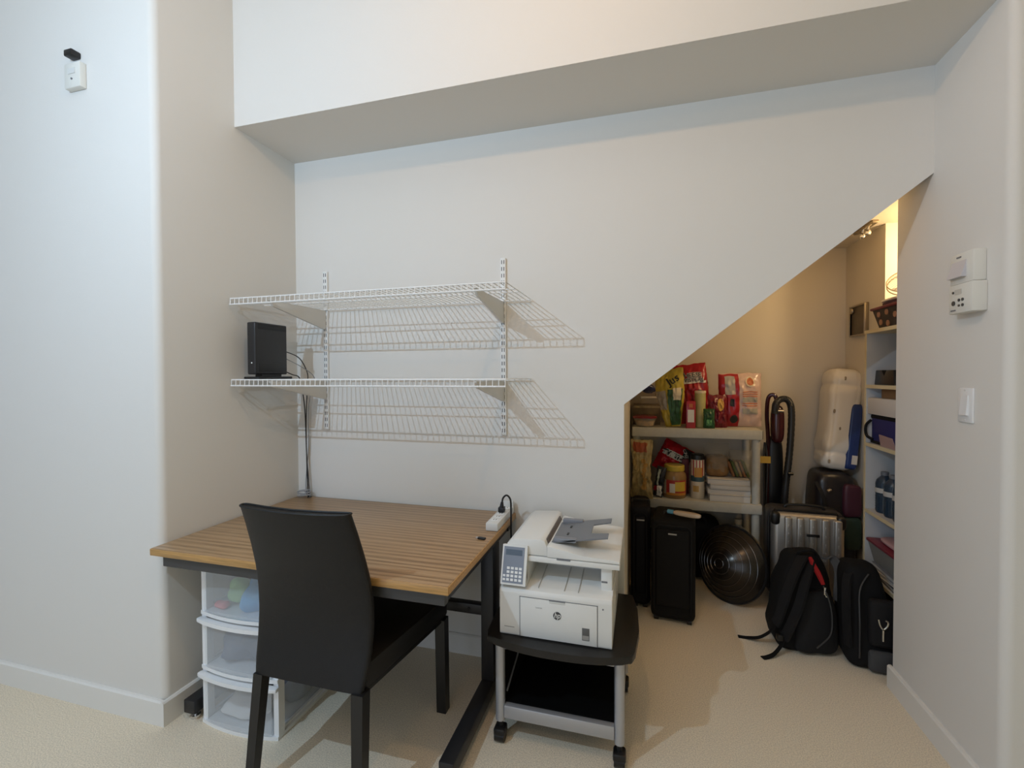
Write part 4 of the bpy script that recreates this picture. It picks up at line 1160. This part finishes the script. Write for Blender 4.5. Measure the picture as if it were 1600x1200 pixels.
MB().ribbon(smooth_path([(-0.055, 0.01, 0.43), (-0.088, -0.04, 0.38), (-0.10, -0.08, 0.25), (-0.095, -0.09, 0.10)], 6), 0.04, 0.012, (0.4, -0.9, 0)).done('shoulder_strap', BAGBLACK2, t, 60)

# ------------------------------------------------------------------ bookcase and its things
BX0, BX1, BY0, BY1, BH = 2.962, 3.215, 0.275, 0.752, 1.605
t = thing('bookcase', 'narrow white bookcase with beige edges at the right of the closet', 'bookcase', (BX0, BY0, 0))
bd_, bw_ = BX1 - BX0, BY1 - BY0
for y in (0, bw_ - 0.018):
    MB().box((0.002, y, 0), (bd_, y + 0.018, BH - 0.018)).done('side_panel', MEL, t)
    MB().box((0, y, 0), (0.002, y + 0.018, BH - 0.018)).done('side_edge', MELEDGE, t)
MB().box((bd_ - 0.006, 0.018, 0.0), (bd_, bw_ - 0.018, BH - 0.018)).done('back_panel', MEL, t)
for z in (0.080, 0.335, 0.664, 1.015, 1.320):
    MB().box((0.002, 0.018, z - 0.018), (bd_ - 0.006, bw_ - 0.018, z)).done('shelf_board', MEL, t)
    MB().box((0, 0.018, z - 0.018), (0.002, bw_ - 0.018, z)).done('shelf_edge', MELEDGE, t)
MB().box((-0.002, -0.001, BH - 0.018), (bd_, bw_ + 0.001, BH)).done('top_board', MELEDGE, t)

# on top
t = thing('patterned_basket', 'dark patterned basket with a maroon rim on top of the bookcase', 'basket', (3.085, 0.560, BH))
pr = MB()
def bask(sx, sy, z):
    return [(-sx, -sy, z), (sx, -sy, z), (sx, sy, z), (-sx, sy, z)]
A = [pr.bm.verts.new(p) for p in bask(0.085, 0.125, 0)]
B = [pr.bm.verts.new(p) for p in bask(0.105, 0.155, 0.100)]
pr.bm.faces.new(A)
pr.bm.faces.new(B)
for i in range(4):
    pr.bm.faces.new((A[i], B[i], B[(i + 1) % 4], A[(i + 1) % 4]))
pr.done('basket_body', mat('basket_dark', (0.022, 0.016, 0.020), 0.6), t, 0)
MB().box((-0.115, -0.165, 0.098), (0.115, 0.165, 0.112), 0.006).done('rim', mat('rim_maroon', (0.13, 0.012, 0.03), 0.5), t)
FL = mat('flower_tan', (0.33, 0.17, 0.11), 0.6)
for y, z in ((0.10, 0.075), (0.095, 0.035), (0.02, 0.08), (0.03, 0.025), (-0.05, 0.06), (-0.09, 0.03)):
    xw = -(0.085 + 0.020 * z / 0.105) - 0.001
    MB().cyl((xw - 0.002, y, z), (xw + 0.004, y, z), 0.016, 9).done('flower_print', FL, t)
for x, z in ((-0.05, 0.07), (0.0, 0.03), (0.05, 0.075)):
    yw = 0.125 + 0.030 * z / 0.105
    MB().cyl((x, yw - 0.004, z), (x, yw + 0.002, z), 0.014, 9).done('flower_print', FL, t)
t = thing('folded_cloth', 'dark folded cloth with white paper on the patterned basket', 'cloth', (3.085, 0.575, BH + 0.1125))
MB().superell((0, 0, 0.012), (0.085, 0.125, 0.012), 0.4, 0.4, 28, 12, bagfn(41, 0.004)).done('cloth', mat('cloth_plum', (0.05, 0.02, 0.05), 0.8), t, 60)
MB().superell((-0.02, 0.03, 0.029), (0.07, 0.09, 0.008), 0.4, 0.4, 28, 10, bagfn(43, 0.004)).done('white_cloth', INKW, t, 60)
t = thing('desk_fan', 'small round desk fan with a wire grille on top of the bookcase', 'fan', (3.105, 0.60, BH + 0.152))
FM = mat('fan_wire', (0.42, 0.36, 0.27), 0.35, metal=0.6)
MB().lathe([(0, 0), (0.05, 0), (0.05, 0.008), (0.015, 0.014), (0.012, 0.02), (0, 0.02)], seg=20).done('base', WHITEP, t)
fc = Vector((0.0, 0, 0.068))
fa = Vector((-0.40, -0.55, 0.75)).normalized()
FMx = Matrix.Translation(fc) @ fa.to_track_quat('Z', 'Y').to_matrix().to_4x4()
MB().cyl((0.0, 0.0, 0.015), (0.0, 0.0, 0.055), 0.010, 10).done('neck', WHITEP, t)
for R_, z in ((0.105, 0.0), (0.104, 0.02)):
    MB().tube([FMx @ Vector((R_ * math.cos(2 * PI * q / 40), R_ * math.sin(2 * PI * q / 40), z)) for q in range(40)], 0.0028, 6, closed=True).done('grille_rim', FM, t)
g = MB()
for q in range(40):
    a = 2 * PI * q / 40
    c, s_ = math.cos(a), math.sin(a)
    g.tube([FMx @ Vector((0.02 * c, 0.02 * s_, 0.036)), FMx @ Vector((0.065 * c, 0.065 * s_, 0.034)), FMx @ Vector((0.104 * c, 0.104 * s_, 0.020))], 0.0010, 4)
o = g.done('grille_wires', FM, t)
o['kind'] = 'stuff'
for q in range(3):
    g = MB()
    a = 2 * PI * q / 3
    g.grid(lambda u, v: FMx @ Vector(((0.015 + 0.075 * u) * math.cos(a + (v - 0.5) * 1.3), (0.015 + 0.075 * u) * math.sin(a + (v - 0.5) * 1.3), 0.008 + 0.018 * (v - 0.5))), 5, 5)
    g.done('blade', WHITEP, t)
MB().lathe([(0, 0.04), (0.018, 0.038), (0.02, 0.032), (0.018, -0.03), (0, -0.03)], FMx, 18).done('hub', WHITEP, t)

# shelf 1: black holder with utensils
t = thing('utensil_caddy', 'black notched caddy on the second bookcase shelf from the top', 'caddy', (3.045, 0.625, 1.3205))
MB().prism([(-0.10, 0), (0.10, 0), (0.085, 0.075), (0.02, 0.075), (0.0, 0.040), (-0.02, 0.075), (-0.085, 0.075)], 'X', -0.05, 0.05, 0.003).done('caddy_body', BLACKP, t)
t = thing('brush', 'wooden brush with a yellow head standing behind the black caddy', 'brush', (3.130, 0.668, 1.3205))
MB().cyl((0, 0, 0), (0, 0.0, 0.13), 0.007, 10).done('handle', mat('brush_wood', (0.45, 0.33, 0.12), 0.5), t)
MB().superell((0, 0, 0.15), (0.018, 0.018, 0.028), 0.8, 0.8, 16, 10).done('head', mat('brush_yellow', (0.50, 0.36, 0.06), 0.6), t)
t = thing('spatula', 'pale spatula leaning in the second bookcase shelf from the top', 'spatula', (3.12, 0.61, 1.3205), rot=(math.radians(8), 0, 0))
MB().cyl((0, 0, 0), (0, 0, 0.13), 0.007, 10).done('handle', mat('spatula_grey', (0.35, 0.33, 0.28), 0.5), t)
MB().box((-0.004, -0.025, 0.125), (0.004, 0.025, 0.205), 0.003).done('blade', mat('spatula_pale', (0.42, 0.42, 0.40), 0.5), t)
carton('white_box', 3.085, 3.20, 0.30, 0.575, 1.3205, 1.53, mat('box_pale', (0.52, 0.50, 0.48), 0.6), 'pale printed box at the back of the second bookcase shelf', 'box')
# shelf 2
carton('white_box', 2.968, 3.19, 0.32, 0.728, 1.168, 1.252, mat('box_white', (0.58, 0.56, 0.54), 0.55), 'long white box lying on the blue cooler bag', 'box')
carton('brown_box', 3.00, 3.18, 0.34, 0.66, 1.2525, 1.298, mat('box_brown2', (0.22, 0.12, 0.05), 0.7), 'flat brown box on the long white box', 'box')
t = thing('cooler_bag', 'royal blue cooler bag with black trim in the bookcase', 'cooler bag', (3.085, 0.52, 1.0155))
MB().box((-0.105, -0.20, 0), (0.11, 0.205, 0.15), 0.02, 3).done('bag_body', mat('cooler_blue', (0.012, 0.016, 0.12), 0.6, bump=0.2, bscale=500), t)
MB().box((-0.107, -0.201, 0.126), (0.111, 0.206, 0.1515), 0.01).done('black_band', BAGBLACK, t)
MB().box((-0.1075, -0.20, 0.0), (0.111, 0.2065, 0.018), 0.008).done('base_band', BAGBLACK, t)
MB().tube(smooth_path([(-0.108, 0.19, 0.12), (-0.125, 0.205, 0.09), (-0.125, 0.20, 0.04), (-0.108, 0.17, 0.02)], 6), 0.007, 8).done('handle', BAGBLACK, t)
MB().prism([(-0.06, 0.0), (0.08, 0.0), (0.10, 0.055), (-0.02, 0.05)], 'X', -0.112, -0.1065).done('mesh_pocket', mat('pocket_pink', (0.32, 0.22, 0.22), 0.6), t)
# shelf 3: bottles
WB = mat('bottle_blue', (0.022, 0.042, 0.070), 0.08, alpha=0.9)
def bottle(x, y, lab):
    tt = thing('water_bottle', lab, 'bottle', (x, y, 0.6645), 0, 'water bottles in the bookcase')
    pr_ = [(0, 0), (0.034, 0), (0.038, 0.008)]
    for k in range(6):
        pr_ += [(0.0395, 0.018 + k * 0.013), (0.0375, 0.0245 + k * 0.013)]
    pr_ += [(0.039, 0.105), (0.039, 0.150), (0.034, 0.168), (0.018, 0.186), (0.015, 0.190), (0.015, 0.196), (0, 0.196)]
    MB().lathe(pr_, seg=24).done('bottle_body', WB, tt)
    MB().lathe([(0.0396, 0.104), (0.0398, 0.104), (0.0398, 0.128), (0.0396, 0.128)], seg=24).done('label', mat('bottle_label', (0.45, 0.44, 0.42), 0.5), tt)
    MB().lathe([(0, 0.192), (0.017, 0.192), (0.017, 0.208), (0.015, 0.210), (0, 0.210)], seg=18).done('cap', mat('bottle_cap', (0.12, 0.13, 0.15), 0.4), tt)
for x, y, lab in ((3.022, 0.668, 'blue water bottle nearest the far end of the bookcase shelf'), (3.022, 0.583, 'blue water bottle beside the first, nearer the right wall'), (3.022, 0.498, 'blue water bottle mostly hidden by the right wall')):
    bottle(x, y, lab)
# shelf 4: bin
t = thing('storage_bin', 'grey storage bin with a red patterned lid in the bookcase', 'storage bin', (3.075, 0.545, 0.400))
b = MB()
A = [b.bm.verts.new(p) for p in ((-0.085, -0.155, 0), (0.10, -0.155, 0), (0.10, 0.150, 0), (-0.085, 0.150, 0))]
B = [b.bm.verts.new(p) for p in ((-0.105, -0.175, 0.10), (0.11, -0.175, 0.10), (0.11, 0.17, 0.10), (-0.105, 0.17, 0.10))]
b.bm.faces.new(A)
b.bm.faces.new(B)
for i in range(4):
    b.bm.faces.new((A[i], B[i], B[(i + 1) % 4], A[(i + 1) % 4]))
b.done('bin_body', mat('bin_grey', (0.22, 0.22, 0.205), 0.5), t, 0)
MB().box((-0.112, -0.182, 0.10), (0.115, 0.177, 0.116), 0.005).done('lid', mat('bin_lid_red', (0.17, 0.012, 0.028), 0.45), t)
MB().superell((0.0, 0.03, 0.128), (0.08, 0.11, 0.012), 0.5, 0.5, 28, 10, bagfn(51, 0.004)).done('pink_cloth', mat('cloth_pinkish', (0.50, 0.30, 0.30), 0.7), t, 60)
zz = 0.3355
for k, (y1, lab) in enumerate(((0.725, 'thick dark book, lowest under the grey bin'), (0.730, 'pale book in the middle of the three under the grey bin'), (0.715, 'dark book directly under the grey bin'))):
    tt = thing('book', lab, 'book', (3.075, 0.52, zz), math.radians((-4, 3, -2)[k]), 'books under the grey bin')
    MB().box((-0.100, -0.19, 0), (0.09, y1 - 0.54, 0.002)).box((-0.100, -0.19, 0.0185), (0.09, y1 - 0.54, 0.0205)).done('cover', (BLACKP, WBOX, GREY)[k], tt)
    MB().box((-0.096, -0.186, 0.002), (0.088, y1 - 0.544, 0.0185)).done('pages', mat('pages', (0.50, 0.48, 0.44), 0.8), tt)
    zz += 0.0210
# bottom: bottles with orange caps
for k, (x, y, lab) in enumerate(((3.030, 0.660, 'dark bottle with an orange label low in the bookcase, at its far end'), (3.030, 0.540, 'dark bottle with an orange label low in the bookcase, beside the backpack'))):
    tt = thing('cleaner_bottle', lab, 'bottle', (x, y, 0.0805), 0, 'dark bottles low in the bookcase')
    MB().lathe([(0, 0), (0.048, 0), (0.052, 0.008), (0.052, 0.13), (0.046, 0.16), (0.024, 0.185), (0.020, 0.195), (0, 0.195)], seg=24).done('bottle_body', mat('bottle_dark', (0.02, 0.025, 0.035), 0.15), tt)
    MB().lathe([(0, 0.193), (0.024, 0.193), (0.024, 0.215), (0.021, 0.219), (0, 0.219)], seg=18).done('cap', ORANGE, tt)
    MB().lathe([(0.0525, 0.07), (0.0528, 0.07), (0.0528, 0.115), (0.0525, 0.115)], seg=24).done('label', ORANGE, tt)

# ------------------------------------------------------------------ closet fittings
t = thing('wall_frame', 'small metal-framed dark panel hanging on the closet right wall', 'wall panel', (3.13, 1.23, 1.712))
BR = mat('frame_nickel', (0.40, 0.34, 0.25), 0.3, metal=0.85)
MB().box((-0.014, -0.095, -0.090), (-0.002, 0.095, 0.085), 0.002).done('panel', mat('panel_brown', (0.10, 0.075, 0.045), 0.5), t)
MB().box((-0.024, -0.108, -0.100), (0, -0.095, 0.095), 0.003).box((-0.024, 0.095, -0.100), (0, 0.108, 0.095), 0.003).box((-0.024, -0.095, 0.083), (0, 0.095, 0.095), 0.003).box((-0.024, -0.095, -0.100), (0, 0.095, -0.090), 0.003).done('frame', BR, t)
MB().superell((-0.022, 0.07, 0.062), (0.012, 0.022, 0.018), 0.8, 0.8, 16, 10).done('knob', BR, t)
t = thing('ceiling_track_light', 'short track light on the closet ceiling', 'track light', (3.045, 0.965, 2.215))
MB().box((-0.015, -0.12, -0.016), (0.015, 0.12, 0), 0.003).done('track', BR, t)
for y in (-0.03, 0.035):
    MB().cyl((0, y, -0.016), (0, y, -0.035), 0.006, 10).superell((0, y, -0.045), (0.016, 0.016, 0.018), 0.9, 0.9, 16, 10).done('lamp_head', CHROME, t)
